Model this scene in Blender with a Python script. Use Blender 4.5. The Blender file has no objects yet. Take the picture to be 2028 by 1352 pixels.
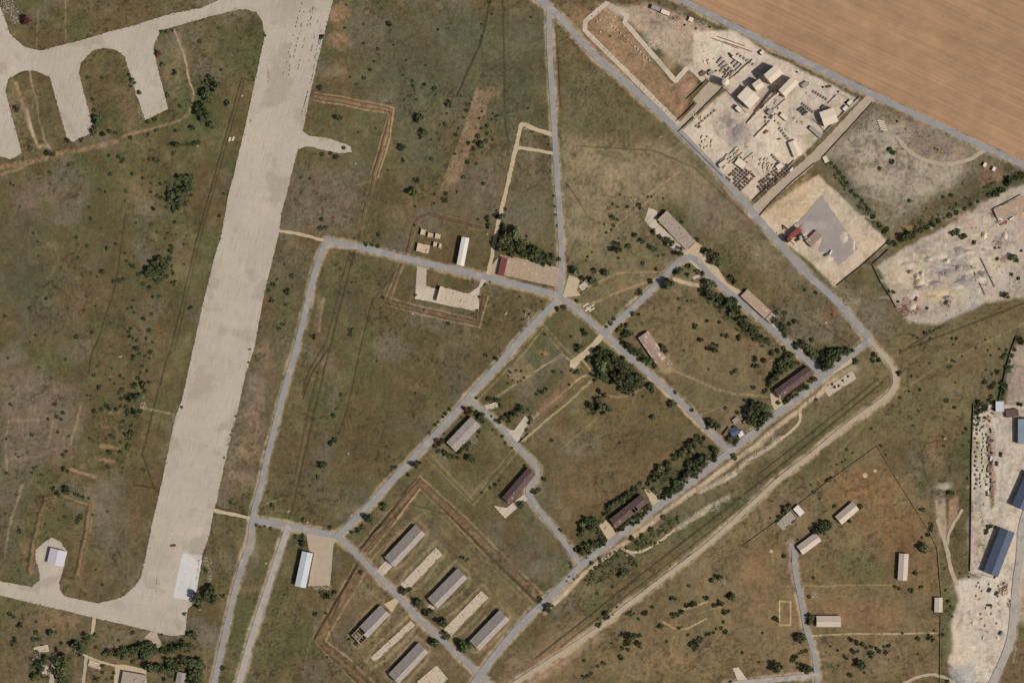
import bpy, bmesh, math, random
import numpy as np
from mathutils import Vector
from mathutils.geometry import tessellate_polygon
S = 0.7                                  # metres per map unit
def W(x, y): return ((x-1014)*S, (676-y)*S)
C = bpy.context.scene.collection
sc = bpy.context.scene
# ---------------------------------------------------------------- camera, sky, sun
cam = bpy.data.cameras.new('camera'); co = bpy.data.objects.new('camera', cam); C.objects.link(co)
co.location = (0, 0, 3000); cam.sensor_width = 36; cam.lens = 36*3000/(2028*S)
cam.clip_start = 10; cam.clip_end = 60000; sc.camera = co
SUN = Vector((0.94, -0.36, 0)).normalized(); EL = math.radians(45)
world = bpy.data.worlds.new("World"); sc.world = world; world.use_nodes = True
wn = world.node_tree; sky = wn.nodes.new('ShaderNodeTexSky'); sky.sky_type = 'NISHITA'; sky.sun_disc = False
sky.dust_density = 3; sky.ozone_density = .8; sky.air_density = 1; sky.sun_elevation = EL; sky.sun_rotation = math.atan2(SUN.x, SUN.y)
wn.links.new(sky.outputs[0], wn.nodes['Background'].inputs[0]); wn.nodes['Background'].inputs[1].default_value = 0.06
sl = bpy.data.lights.new('sun', 'SUN'); sl.energy = 3.85; sl.angle = math.radians(0.5); sl.color = (1, 0.975, 0.94)
so = bpy.data.objects.new('sun', sl); C.objects.link(so)
d = Vector((SUN.x*math.cos(EL), SUN.y*math.cos(EL), math.sin(EL)))
so.rotation_euler = d.to_track_quat('Z', 'Y').to_euler(); so.location = d*2000
vs = sc.view_settings; vs.view_transform = 'Standard'; vs.look = 'None'; vs.gamma = 1; vs.use_curve_mapping = False; vs.exposure = 0.0
# ---------------------------------------------------------------- helpers
def lin(c): return tuple((v/255/12.92) if v/255 <= .04045 else ((v/255+.055)/1.055)**2.4 for v in c)
def mat(name, c, var=0.15, scale=0.4, c2=None, rough=0.9, stripe=0, stripe_amt=0.1, spec=0.2, rnd=0, sdir='X', spots=None):
    m = bpy.data.materials.new(name); m.use_nodes = True; t = m.node_tree; n = t.nodes; b = n['Principled BSDF']
    b.inputs['Roughness'].default_value = rough; b.inputs['Specular IOR Level'].default_value = spec
    tc = n.new('ShaderNodeTexCoord'); nz = n.new('ShaderNodeTexNoise'); nz.inputs['Scale'].default_value = scale
    nz.inputs['Detail'].default_value = 6; nz.inputs['Roughness'].default_value = .65
    t.links.new(tc.outputs['Object'], nz.inputs['Vector'])
    cr = n.new('ShaderNodeValToRGB'); l = lin(c); l2 = lin(c2) if c2 else l
    cr.color_ramp.elements[0].position = .3; cr.color_ramp.elements[1].position = .7
    cr.color_ramp.elements[0].color = (*[v*(1-var) for v in l], 1); cr.color_ramp.elements[1].color = (*[min(1, v*(1+var)) for v in l2], 1)
    t.links.new(nz.outputs[0], cr.inputs[0]); out = cr.outputs[0]
    if spots:
        n2 = n.new('ShaderNodeTexNoise'); n2.inputs['Scale'].default_value = spots[1]; n2.inputs['Detail'].default_value = 4
        t.links.new(tc.outputs['Object'], n2.inputs['Vector'])
        r2 = n.new('ShaderNodeMapRange'); r2.inputs[1].default_value = spots[2]; r2.inputs[2].default_value = spots[2]+.06
        t.links.new(n2.outputs[0], r2.inputs[0]); mx = n.new('ShaderNodeMix'); mx.data_type = 'RGBA'
        t.links.new(r2.outputs[0], mx.inputs[0]); t.links.new(out, mx.inputs[6]); mx.inputs[7].default_value = (*lin(spots[0]), 1); out = mx.outputs[2]
    if stripe:
        wv = n.new('ShaderNodeTexWave'); wv.inputs['Scale'].default_value = stripe; wv.bands_direction = sdir; wv.inputs['Distortion'].default_value = .6
        t.links.new(tc.outputs['Object'], wv.inputs['Vector'])
        mr = n.new('ShaderNodeMapRange'); mr.inputs[3].default_value = 1-stripe_amt; mr.inputs[4].default_value = 1+stripe_amt
        t.links.new(wv.outputs[1], mr.inputs[0]); mm = n.new('ShaderNodeVectorMath'); mm.operation = 'SCALE'
        t.links.new(out, mm.inputs[0]); t.links.new(mr.outputs[0], mm.inputs[3]); out = mm.outputs[0]
    if rnd:
        oi = n.new('ShaderNodeObjectInfo'); hs = n.new('ShaderNodeHueSaturation')
        mr = n.new('ShaderNodeMapRange'); mr.inputs[3].default_value = 1-rnd; mr.inputs[4].default_value = 1+rnd
        t.links.new(oi.outputs['Random'], mr.inputs[0]); t.links.new(mr.outputs[0], hs.inputs['Value'])
        m2 = n.new('ShaderNodeMapRange'); m2.inputs[3].default_value = .5-rnd*.08; m2.inputs[4].default_value = .5+rnd*.08
        mu = n.new('ShaderNodeMath'); mu.operation = 'FRACT'; m3 = n.new('ShaderNodeMath'); m3.operation = 'MULTIPLY'; m3.inputs[1].default_value = 7.3
        t.links.new(oi.outputs['Random'], m3.inputs[0]); t.links.new(m3.outputs[0], mu.inputs[0]); t.links.new(mu.outputs[0], m2.inputs[0]); t.links.new(m2.outputs[0], hs.inputs['Hue'])
        t.links.new(out, hs.inputs['Color']); out = hs.outputs[0]
    t.links.new(out, b.inputs['Base Color'])
    return m
def link(name, me, m=None, parent=None, loc=None, rz=0, **p):
    o = bpy.data.objects.new(name, me); C.objects.link(o)
    if m and me and not me.materials: me.materials.append(m)
    if parent: o.parent = parent
    if loc: o.location = loc
    if rz: o.rotation_euler = (0, 0, rz)
    for k, v in p.items(): o[k] = v
    return o
def thing(name, label, cat, loc, rz=0, group=None):
    o = link(name, None, loc=loc, rz=rz, label=label, category=cat)
    if group: o['group'] = group
    return o
class MB:
    def __init__(s): s.v = []; s.f = []
    def add(s, v, f):
        k = len(s.v); s.v += [tuple(a) for a in v]; s.f += [tuple(i+k for i in q) for q in f]; return s
    def box(s, cx, cy, z0, lx, ly, lz, rz=0, top=1.0):
        c, n = math.cos(rz), math.sin(rz); v = []
        for z, k in ((z0, 1), (z0+lz, top)):
            for sx, sy in ((-1, -1), (1, -1), (1, 1), (-1, 1)):
                x, y = sx*lx/2*k, sy*ly/2*k; v.append((cx+x*c-y*n, cy+x*n+y*c, z))
        return s.add(v, [(3, 2, 1, 0), (4, 5, 6, 7), (0, 1, 5, 4), (1, 2, 6, 5), (2, 3, 7, 6), (3, 0, 4, 7)])
    def cyl(s, cx, cy, z0, r, h, r2=None, n=20):
        r2 = r if r2 is None else r2; v = []
        for z, q in ((z0, r), (z0+h, r2)):
            v += [(cx+q*math.cos(2*math.pi*i/n), cy+q*math.sin(2*math.pi*i/n), z) for i in range(n)]
        return s.add(v, [tuple(range(n))[::-1], tuple(range(n, 2*n))] + [(i, (i+1) % n, n+(i+1) % n, n+i) for i in range(n)])
    def tube(s, a, b, r, n=8):
        a, b = Vector(a), Vector(b); q = (b-a).to_track_quat('Z', 'Y'); v = []
        for p in (a, b):
            v += [p+q @ Vector((r*math.cos(2*math.pi*i/n), r*math.sin(2*math.pi*i/n), 0)) for i in range(n)]
        return s.add(v, [tuple(range(n))[::-1], tuple(range(n, 2*n))] + [(i, (i+1) % n, n+(i+1) % n, n+i) for i in range(n)])
    def rock(s, cx, cy, z, r, rg):
        v = []
        for (a, b, c) in ((1, 0, 0), (-1, 0, 0), (0, 1, 0), (0, -1, 0), (0, 0, 1), (0, 0, -.6)):
            k = r*rg.uniform(.6, 1.3); v.append((cx+a*k+rg.uniform(-.3, .3)*r, cy+b*k+rg.uniform(-.3, .3)*r, z+c*k*.7))
        return s.add(v, [(0, 2, 4), (2, 1, 4), (1, 3, 4), (3, 0, 4), (2, 0, 5), (1, 2, 5), (3, 1, 5), (0, 3, 5)])
    def mesh(s, name):
        me = bpy.data.meshes.new(name); me.from_pydata(s.v, [], s.f); me.update(); return me
    def build(s, name, m, parent=None, **p): return link(name, s.mesh(name), m, parent, **p)
def resample(pts, step, jit, rg, closed=True):
    out = []; n = len(pts)
    for i in range(n if closed else n-1):
        a, b = pts[i], pts[(i+1) % n]; L = math.hypot(b[0]-a[0], b[1]-a[1]); k = max(1, int(L/step)); ux, uy = (b[1]-a[1])/(L+1e-9), -(b[0]-a[0])/(L+1e-9)
        for j in range(k):
            t = j/k; e = rg.uniform(-jit, jit)*rg.random(); out.append((a[0]+(b[0]-a[0])*t+ux*e, a[1]+(b[1]-a[1])*t+uy*e))
    if not closed: out.append(pts[-1])
    return out
def chaikin(p, n=2):
    for _ in range(n):
        q = [p[0]]
        for a, b in zip(p, p[1:]): q += [(a[0]*.75+b[0]*.25, a[1]*.75+b[1]*.25), (a[0]*.25+b[0]*.75, a[1]*.25+b[1]*.75)]
        p = q+[p[-1]]
    return p
RG = random.Random(5)
FLAT = []                                # (kind, data) of everything that must lie on level ground
def sheet(name, pts, z, m, step=4, jit=1.0, kind='structure', **p):
    pts = resample(pts, step, jit, RG); FLAT.append(('poly', pts))
    v = [(*W(*q), z) for q in pts]; tri = tessellate_polygon([[Vector(q) for q in v]])
    n = len(v); v += [(a, b, z-.9) for a, b, _ in v]
    me = bpy.data.meshes.new(name); me.from_pydata(v, [], [tuple(t) for t in tri]+[(i, (i+1) % n, n+(i+1) % n, n+i) for i in range(n)]); me.update()
    bm = bmesh.new(); bm.from_mesh(me); bmesh.ops.recalc_face_normals(bm, faces=bm.faces); bm.to_mesh(me); bm.free()
    return link(name, me, m, kind=kind, **p)
def strip(name, pts, w, z, m, jit=.4, smooth=2, **p):
    pts = chaikin(pts, smooth); pts = resample(pts, 5, 0, RG, False); FLAT.append(('line', pts, w)); v = []; f = []
    for i, q in enumerate(pts):
        a = pts[max(0, i-1)]; b = pts[min(len(pts)-1, i+1)]; L = math.hypot(b[0]-a[0], b[1]-a[1])+1e-9; ux, uy = (b[1]-a[1])/L, -(b[0]-a[0])/L
        for sgn in (-1, 1):
            k = sgn*(w/2+RG.uniform(-jit, jit)); x, y = W(q[0]+ux*k, q[1]+uy*k); v += [(x, y, z), (x, y, z-.9)]
    for i in range(len(pts)-1):
        k = i*4; f += [(k, k+4, k+6, k+2), (k+1, k+5, k+4, k), (k+2, k+6, k+7, k+3)]
    n = len(v)
    me = bpy.data.meshes.new(name); me.from_pydata(v, [], f); me.update()
    bm = bmesh.new(); bm.from_mesh(me)
    for e in (pts[0], pts[-1]):                     # rounded ends so that roads meet cleanly
        c = bmesh.ops.create_circle(bm, cap_ends=True, radius=w/2*S, segments=16); x, y = W(*e)
        for q in c['verts']: q.co = Vector((q.co.x+x, q.co.y+y, z-.002))
    bmesh.ops.recalc_face_normals(bm, faces=bm.faces)
    for q in bm.faces:
        if abs(q.normal.z) > .5 and q.normal.z < 0: q.normal_flip()
    bm.to_mesh(me); bm.free()
    return link(name, me, m, kind='structure', **p)
# ---------------------------------------------------------------- materials
def concrete(name, c, ang, slab=(6, 8), crack=.35, var=.08):
    m = mat(name, c, var, .012, c2=tuple(v*1.0 for v in c), spots=((c[0]*.93, c[1]*.925, c[2]*.91), .02, .55)); t = m.node_tree; n = t.nodes; b = n['Principled BSDF']; src = b.inputs['Base Color'].links[0].from_socket
    tc = n.new('ShaderNodeTexCoord'); mp = n.new('ShaderNodeMapping'); mp.vector_type = 'TEXTURE'; mp.inputs['Rotation'].default_value = (0, 0, ang); t.links.new(tc.outputs['Object'], mp.inputs[0])
    br = n.new('ShaderNodeTexBrick'); br.offset = 0; br.inputs['Scale'].default_value = 1; br.inputs['Mortar Size'].default_value = .28; br.inputs['Brick Width'].default_value = slab[0]*2; br.inputs['Row Height'].default_value = slab[1]
    br.inputs['Color1'].default_value = (1.02, 1.02, 1.02, 1); br.inputs['Color2'].default_value = (.975, .975, .975, 1); br.inputs['Mortar'].default_value = (.95, .945, .94, 1)
    t.links.new(mp.outputs[0], br.inputs['Vector'])
    fn = n.new('ShaderNodeTexNoise'); fn.inputs['Scale'].default_value = .35; fn.inputs['Detail'].default_value = 5; t.links.new(tc.outputs['Object'], fn.inputs['Vector'])
    fr = n.new('ShaderNodeMapRange'); fr.inputs[3].default_value = .86; fr.inputs[4].default_value = 1.14; t.links.new(fn.outputs[0], fr.inputs[0])
    m1 = n.new('ShaderNodeMix'); m1.data_type = 'RGBA'; m1.blend_type = 'MULTIPLY'; m1.inputs[0].default_value = .8
    t.links.new(src, m1.inputs[6]); t.links.new(br.outputs[0], m1.inputs[7])
    v2 = n.new('ShaderNodeVectorMath'); v2.operation = 'SCALE'; t.links.new(m1.outputs[2], v2.inputs[0]); t.links.new(fr.outputs[0], v2.inputs[3])
    # weed-filled joints and tyre dirt drawn out along the strip
    mp2 = n.new('ShaderNodeMapping'); mp2.vector_type = 'TEXTURE'; mp2.inputs['Rotation'].default_value = (0, 0, ang); mp2.inputs['Scale'].default_value = (2.6, 24, 1); t.links.new(tc.outputs['Object'], mp2.inputs[0])
    n3 = n.new('ShaderNodeTexNoise'); n3.inputs['Scale'].default_value = 1; n3.inputs['Detail'].default_value = 3; t.links.new(mp2.outputs[0], n3.inputs['Vector'])
    r3 = n.new('ShaderNodeMapRange'); r3.inputs[1].default_value = .52; r3.inputs[2].default_value = .72; r3.inputs[4].default_value = crack; t.links.new(n3.outputs[0], r3.inputs[0])
    m3 = n.new('ShaderNodeMix'); m3.data_type = 'RGBA'; t.links.new(r3.outputs[0], m3.inputs[0]); t.links.new(v2.outputs[0], m3.inputs[6]); m3.inputs[7].default_value = (*lin((128, 112, 92)), 1)
    t.links.new(m3.outputs[2], b.inputs['Base Color']); return m
M = {}
TA = math.radians(-14.6)
M['taxi'] = concrete('weathered_concrete', (174, 161, 143), TA, (6, 7), .28, .10)
M['pad'] = concrete('pale_concrete', (186, 170, 149), math.radians(-40), (3, 4), .5, .12)
M['padw'] = concrete('bright_concrete', (192, 187, 180), TA, (3, 3), .2)
M['road'] = mat('grey_asphalt', (139, 135, 131), .11, .06, spots=((156, 145, 131), .09, .57))
M['road2'] = mat('pale_worn_asphalt', (160, 151, 140), .12, .06, spots=((146, 138, 128), .08, .56))
M['dirt_road'] = mat('pale_dirt_road', (165, 148, 126), .12, .1)
M['track'] = mat('pale_rubble_track', (178, 158, 128), .18, .3)
M['field'] = mat('ripe_wheat', (152, 119, 88), .07, .006, c2=(162, 127, 96), stripe=0)
_t = M['field'].node_tree; _n = _t.nodes; _b = _n['Principled BSDF']; _s = _b.inputs['Base Color'].links[0].from_socket
_tc = _n.new('ShaderNodeTexCoord'); _mp = _n.new('ShaderNodeMapping'); _mp.vector_type = 'TEXTURE'; _mp.inputs['Rotation'].default_value = (0, 0, math.radians(-25)); _mp.inputs['Scale'].default_value = (150, 4.5, 1); _nz = _n.new('ShaderNodeTexNoise'); _nz.inputs['Scale'].default_value = 1; _nz.inputs['Detail'].default_value = 4
_t.links.new(_tc.outputs['Object'], _mp.inputs[0]); _t.links.new(_mp.outputs[0], _nz.inputs[0]); _n2 = _n.new('ShaderNodeTexNoise'); _n2.inputs['Scale'].default_value = .035; _n2.inputs['Detail'].default_value = 7; _n2.inputs['Roughness'].default_value = .7; _t.links.new(_tc.outputs['Object'], _n2.inputs[0])
_ad = _n.new('ShaderNodeMath'); _t.links.new(_nz.outputs[0], _ad.inputs[0]); _t.links.new(_n2.outputs[0], _ad.inputs[1]); _mr = _n.new('ShaderNodeMapRange'); _mr.inputs[1].default_value = .6; _mr.inputs[2].default_value = 1.4; _mr.inputs[3].default_value = .74; _mr.inputs[4].default_value = 1.24
_t.links.new(_ad.outputs[0], _mr.inputs[0]); _v = _n.new('ShaderNodeVectorMath'); _v.operation = 'SCALE'; _t.links.new(_s, _v.inputs[0]); _t.links.new(_mr.outputs[0], _v.inputs[3]); _t.links.new(_v.outputs[0], _b.inputs['Base Color'])
M['asb'] = mat('asbestos_sheet', (148, 137, 128), .18, .25, stripe=.9, stripe_amt=.07, spots=((128, 112, 100), .12, .66))
M['asb_pale'] = mat('pale_asbestos_sheet', (186, 170, 152), .12, .25, stripe=.9, stripe_amt=.07)
M['maroon'] = mat('faded_maroon_sheet', (94, 74, 69), .25, .25, stripe=.9, stripe_amt=.14, spots=((140, 120, 110), .12, .64))
M['pinkroof'] = mat('pinkish_roof', (152, 128, 112), .2, .3, spots=((184, 168, 150), .16, .56))
M['white'] = mat('white_sheet', (206, 198, 186), .08, .2, stripe=1.2, stripe_amt=.04)
M['bluewhite'] = mat('pale_blue_sheet', (182, 184, 186), .06, .2, stripe=1.2, stripe_amt=.06)
M['lilac'] = mat('pale_lilac_sheet', (185, 178, 182), .05, .2, stripe=1.0, stripe_amt=.05)
M['blue'] = mat('dark_blue_sheet', (70, 79, 96), .12, .15, stripe=.8, stripe_amt=.08, rough=.6)
M['bluelight'] = mat('light_blue_sheet', (128, 137, 148), .1, .15, stripe=.8, stripe_amt=.06, rough=.6)
M['greyflat'] = mat('grey_felt_roof', (152, 138, 122), .14, .3, spots=((120, 106, 90), .25, .6))
M['beige'] = mat('dusty_beige_roof', (208, 191, 168), .06, .2)
M['wall'] = mat('plaster_wall', (170, 155, 138), .15, .4)
M['brickwall'] = mat('brick_wall', (150, 112, 92), .18, .8)
M['slab'] = mat('broken_concrete', (182, 164, 142), .16, .35, spots=((120, 102, 76), .3, .6))
M['slabr'] = mat('reddish_broken_slab', (160, 138, 116), .16, .3, spots=((185, 166, 145), .2, .6))
M['yard'] = mat('grey_trodden_asphalt', (147, 136, 129), .10, .05, spots=((160, 148, 138), .04, .58))
M['fence'] = mat('concrete_panels', (150, 138, 122), .15, .4)
M['rubble'] = mat('concrete_rubble', (186, 170, 150), .25, .8)
M['rubbleg'] = mat('grey_gravel', (150, 138, 128), .2, .8)
M['rust'] = mat('rusty_iron', (110, 78, 62), .3, .6)
M['red'] = mat('red_paint', (140, 70, 60), .2, .3)
M['redd'] = mat('dark_red_paint', (112, 64, 58), .25, .3)
M['dark'] = mat('dark_timber', (70, 60, 54), .2, .6)
M['glass'] = mat('dark_glass', (50, 54, 60), .1, .5, rough=.2, spec=.5)
M['brick'] = mat('brick_pallet', (116, 98, 84), .25, 1.2, rnd=.35)
M['block'] = mat('concrete_block', (196, 180, 154), .12, .8, rnd=.1)
M['steel'] = mat('grey_steel', (160, 156, 150), .1, .5, rough=.5)
M['truckw'] = mat('white_paint', (205, 202, 196), .04, .5, rough=.4)
M['truckg'] = mat('green_paint', (84, 92, 78), .1, .5, rough=.5)
M['trucko'] = mat('orange_paint', (178, 92, 60), .1, .5, rough=.5)
M['tyre'] = mat('tyre_rubber', (40, 38, 36), .1, .5)
M['bark'] = mat('bark', (88, 72, 58), .2, 2)
M['leaf_dark'] = mat('dark_foliage', (62, 68, 42), .35, .5, c2=(84, 90, 54), rnd=.25)
M['leaf_olive'] = mat('olive_foliage', (84, 84, 54), .3, .5, c2=(96, 96, 64), rnd=.2)
M['leaf_light'] = mat('light_green_foliage', (92, 100, 62), .3, .5, c2=(104, 112, 72), rnd=.15)
M['leaf_maroon'] = mat('reddish_foliage', (98, 62, 54), .3, .5, c2=(112, 72, 60), rnd=.2)
# ---------------------------------------------------------------- large paved structure
TAXI = [(665,-40),(659.6,0),(635.7,93),(614,186),(599.7,259.7),(611.7,269),(640,272),(667.6,279.6),(694,290),(697,301),(676,304),(657,301),(609,290),(590,295.6),(574,357),(577,348),(569,380),(557,420),(553,460),(540,513),(521,593),(502.5,694),(486.5,738.6),(470.6,813),(457,866),(444,919.7),(430.6,986),(422.6,1015),(414,1060),(395.6,1112),(385,1182),(380,1198),(372,1205),(366,1255),(340,1259),(289,1246),(187.5,1222.7),(0,1178),(-70,1160),(-70,1134),(0,1150),(62.5,1161.5),(78,1148),(78,1133),(70,1104),(70,1088.5),(91,1070),(104,1064),(117,1070),(133,1091),(126,1122),(117,1154),(118.5,1167),(127.6,1180),(193,1194),(229,1186),(245,1180),(268,1159),(278.6,1143),(292,1085),(301,1037),(319.6,959.6),(346,829),(359.5,794.5),(367.5,760),(383.5,685),(401,606),(428,497),(437,473),(452,388),(460,357),(470.6,314),(486.5,247.7),(506.5,154.5),(525,69),(518.5,40),(508,25),(486.5,18.6),(470.6,19),(441,26.6),(380,42.6),(354,50.6),(319.6,60),(303.6,90.5),(309,122.5),(333,216),(287.6,238),(269,186),(247.7,114.5),(240,105),(226,98.5),(205,95),(184,100),(160,125),(156,144),(186,261),(144,281),(133,277),(98.5,152),(66.6,140),(42.6,141),(16,157),(10.6,181),(42.6,303.6),(21,315.6),(0,310),(-60,296),(-60,10),(0,14),(10.6,40),(18.6,66.6),(48,93),(80,100.7),(160,80),(213,64),(266,50.6),(333,29),(399.5,16),(430,2),(470,-40)]
sheet('taxiway', TAXI, .05, M['taxi'], 3, 1.2, label='wide cracked pale concrete taxiway strip with parking loops')
sheet('apron', [(361,1095),(401,1099),(386,1188),(343,1183)], .09, M['padw'], 4, 1, label='bright white concrete patch on the taxiway end')
sheet('field', [(1085,-60),(1302,-32),(1369,2),(1399,17),(1583,108),(1719,174),(1924,270),(2033,321),(2140,372),(2140,-60)], .03, M['field'], 8, .8, label='ripe tan crop field beyond the industrial street')
RD = [  # centre line, width, material
 ([(1285,-30),(1366,8),(1396,24),(1580,116),(1716,182),(1921,278),(2030,329),(2120,371)],12,'road','grey street along the tan crop field'),
 ([(1045,-25),(1067,0),(1092,15),(1160,93),(1225,153),(1350,262),(1490,418),(1592,540),(1642,580),(1706,652),(1722,673)],13,'road','grey diagonal road past the cement plant'),
 ([(1088,15),(1087,66),(1091.6,160),(1098,253),(1103,353),(1109,420),(1113,526),(1108,588)],11,'road','grey road running down to the main crossroads'),
 ([(644,482),(649,477),(726,492),(779,506),(866,526.5),(973,551),(1093,581),(1107,588)],12,'road','grey road from the taxiway to the main crossroads'),
 ([(645,479),(643,483),(619.7,547.7),(609,601),(585,697),(563.8,768),(540,861),(524,925),(518.5,957),(506,998),(500,1028),(494.6,1083),(480,1112),(460.7,1187.5),(427,1338),(419,1375)],11,'road','grey road beside the taxiway grass'),
 ([(500,1028),(572.7,1041.7),(668,1061)],12,'road','short grey road joining the taxiway side'),
 ([(570,1045),(546.7,1114.6),(523,1187.5),(494.6,1273),(473.8,1349),(466,1375)],12,'road2','grey road running past the long pale blue shed'),
 ([(668,1061),(729,1005),(760,967),(840,885),(920,797),(999.7,707),(1047.6,651.6),(1101,597),(1108,588)],13,'road','grey diagonal road up to the main crossroads'),
 ([(1107,588),(1126.6,599),(1196,660),(1286,740),(1366,811.6),(1443.5,893)],11,'road','grey diagonal road past the dense grove'),
 ([(1201,658),(1205,650),(1259.8,604),(1318,545),(1341.7,517.7),(1366,507.5),(1382,516),(1407.6,547.7),(1440,576),(1520,644),(1578.5,694.5),(1629,744)],12,'road','grey road looping round the overgrown block'),
 ([(1722,675),(1671.7,710),(1637,740),(1589,780),(1541,817),(1443.5,895),(1353,965),(1278,1021),(1212,1071.6),(1150.5,1117),(1098,1174),(1025.5,1239.6),(952,1332),(925,1372)],13,'road','long grey road along the maroon roofed buildings'),
 ([(925,790),(931,793),(989,840),(1015.7,874),(1061,919.7),(1067,940),(1043,968),(1050,988),(1093,1040),(1148,1116)],10,'road','narrow grey road bending past a maroon roof'),
 ([(668,1061),(674,1065),(726,1117),(786,1178),(866.7,1260),(950,1333),(985,1370)],11,'road','grey road between the barrack rows'),
 ([(1566.5,1078),(1574.5,1093),(1573,1125),(1581,1162),(1589,1199.6),(1594.5,1237),(1601,1257),(1613,1297),(1619,1340),(1620,1380)],10,'road','curving grey lane beside the small huts'),
 ([(1618,1336),(1540,1344.6),(1476,1350),(1440,1356)],10,'road2','short grey lane at the bottom of the enclosure'),
 ([(2055,960),(2022,1040),(2021,1100),(2013,1146),(2008,1211),(2002.5,1265),(1987,1308),(1970,1341),(1958,1375)],15,'road2','grey lane along the stone yard'),
 ([(1722,673),(1746,700),(1768,726),(1774,753),(1767,774),(1746,793),(1672,844),(1608,900),(1546,944),(1493,994.5),(1431,1052),(1381,1095),(1317,1141.6),(1274,1175),(1234,1204),(1185,1244),(1145,1271),(1093,1305),(1030,1345),(985,1375)],8.5,'dirt_road','long pale dirt road curving down from the diagonal road'),
]
for i, (p, w, m, lb) in enumerate(RD): strip('road', p, w, .22+.012*i, M[m], label=lb)
PT = [
 ([(108,1296),(104,1325),(100,1370)],9,'dirt_road'), ([(171,1298),(166,1340),(164,1370)],6,'dirt_road'), ([(150,1288),(175,1302),(228,1318)],4,'track'),
 ([(424,1010),(462,1018),(500,1027)],7,'track'), ([(553,457),(600,464),(646,478)],6,'track'),
 ([(1032,247),(1023,288),(1009,348),(992,420),(981,468),(972,520),(966,545)],8,'track'), ([(1021,292),(1060,297),(1100,305)],6,'track'), ([(1034,246),(1062,256),(1096,268)],8,'track'),
 ([(1722,197),(1650,272),(1614,312),(1520,392),(1490,423)],20,'dirt_road'),
 ([(1777,272),(1800,300),(1830,318),(1867,326),(1915,320),(1946,300)],8,'dirt_road'),
 ([(1857,1030),(1866,1060),(1876,1088),(1883.7,1131),(1895,1155)],8,'dirt_road'), ([(1790,1352),(1823,1337),(1855,1334),(1890,1350)],6,'dirt_road'),
 ([(1584,812),(1586,835),(1560,860),(1546,868)],6,'track'), ([(1230,1086),(1257,1095),(1289,1085),(1334,1050)],5,'track'),
 ([(187,1222),(183,1252)],7,'track'), ([(1905,1010),(1880,1050),(1876,1075)],6,'dirt_road'),
 ([(1192,664),(1170,690),(1138,716)],12,'track'),
]
for i, (p, w, m) in enumerate(PT): strip('path', p, w, .12+.006*i, M[m], jit=1.0, label='pale worn dirt path across the dry grass')
PD = [
 ([(1404,162),(1430,174),(1390,213),(1346,254),(1340,247),(1380,206),(1372,197)],'dirt_road'),
 ([(826,527),(845,532),(844,566),(900,583),(926,582),(948,568),(954,548),(965,552),(950,572),(948,612),(900,608),(856,598),(822,592)],'pad'),
 ([(1004,505),(1110,531),(1106,569),(1002,546)],'slabr'), ([(962,540),(990,505),(1004,507),(999,546)],'dirt_road'),
 ([(1285,411),(1302,418),(1300,440),(1330,468),(1365,495),(1352,508),(1310,475),(1276,436)],'pad'),
 ([(1352,506),(1378,478),(1398,492),(1440,560),(1478,582),(1470,590),(1400,550)],'track'),
 ([(994,846),(1018,852),(1040,822),(1048,832),(1028,872),(1020,878)],'pad'), ([(978,1001),(1003,1005),(1038,978),(1046,988),(1000,1026)],'pad'),
 ([(605,1048),(668,1062),(660,1080),(654,1158),(610,1160),(622,1094),(612,1090)],'dirt_road'),
 ([(1127,545),(1150,552),(1142,575),(1150,585),(1113,590)],'track'), ([(1528,645),(1537,634),(1549,642),(1541,654)],'beige'),
 ([(1276,968),(1284,968),(1310,992),(1302,1000),(1292,1002)],'track'), ([(1186,1040),(1202,1028),(1222,1060),(1206,1072)],'track'),
 ([(745,1130),(765,1108),(778,1120),(757,1142)],'pad'), ([(760,1196),(784,1183),(790,1190),(776,1212)],'track'), ([(838,1210),(850,1196),(862,1202),(850,1218)],'track'),
 ([(1525,780),(1536,772),(1552,802),(1566,798),(1540,822),(1528,800)],'track'),
 ([(1130,712),(1142,706),(1148,718),(1138,730),(1128,726)],'pad'), ([(1451,1322),(1462,1320),(1480,1345),(1470,1352),(1460,1345)],'pad'),
 ([(1640,733),(1686,707),(1690,716),(1648,742)],'track'),
 ([(285,1262),(308,1240),(314,1262),(322,1275),(310,1285),(300,1268)],'dirt_road'),
 ([(228,1315),(245,1315),(290,1325),(290,1365),(225,1365)],'track'),
]
sheet('pavement', [(1628,387),(1664,440),(1700,492),(1661,526),(1640,500),(1622,498),(1630,470),(1610,455),(1590,462),(1580,440)], .06, M['yard'], 3, 2.2, label='dark grey asphalt pad beside the red batching plant')
for p, m in PD: sheet('pavement', p, .075+.004*PD.index((p, m)), M[m], 3, .8, label='patch of pale broken concrete paving in the grass')
# ---------------------------------------------------------------- ground: one sheet to the horizon
def vnoise(X, Y, sc_, seed):
    r = np.random.RandomState(seed); x = X/sc_+1000; y = Y/sc_+1000; xi = np.floor(x).astype(int); yi = np.floor(y).astype(int)
    fx = x-xi; fy = y-yi; fx = fx*fx*(3-2*fx); fy = fy*fy*(3-2*fy); T = r.rand(257, 257).astype(np.float32)
    g = lambda a, b: T[a % 257, b % 257]
    return (g(xi, yi)*(1-fx)+g(xi+1, yi)*fx)*(1-fy)+(g(xi, yi+1)*(1-fx)+g(xi+1, yi+1)*fx)*fy
def fbm(X, Y, sc_, seed, o=4):
    s = 0; a = 1; t = 0
    for i in range(o): s = s+a*vnoise(X, Y, sc_/2**i, seed+i); t += a; a *= .55
    return s/t
STEP = 2
gx = np.arange(-220, 2250, STEP, dtype=np.float32); gy = np.arange(-200, 1555, STEP, dtype=np.float32)
gx = np.concatenate([[-30000, -6000, -1500, -500], gx, [2600, 3600, 8000, 32000]]).astype(np.float32)
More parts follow.
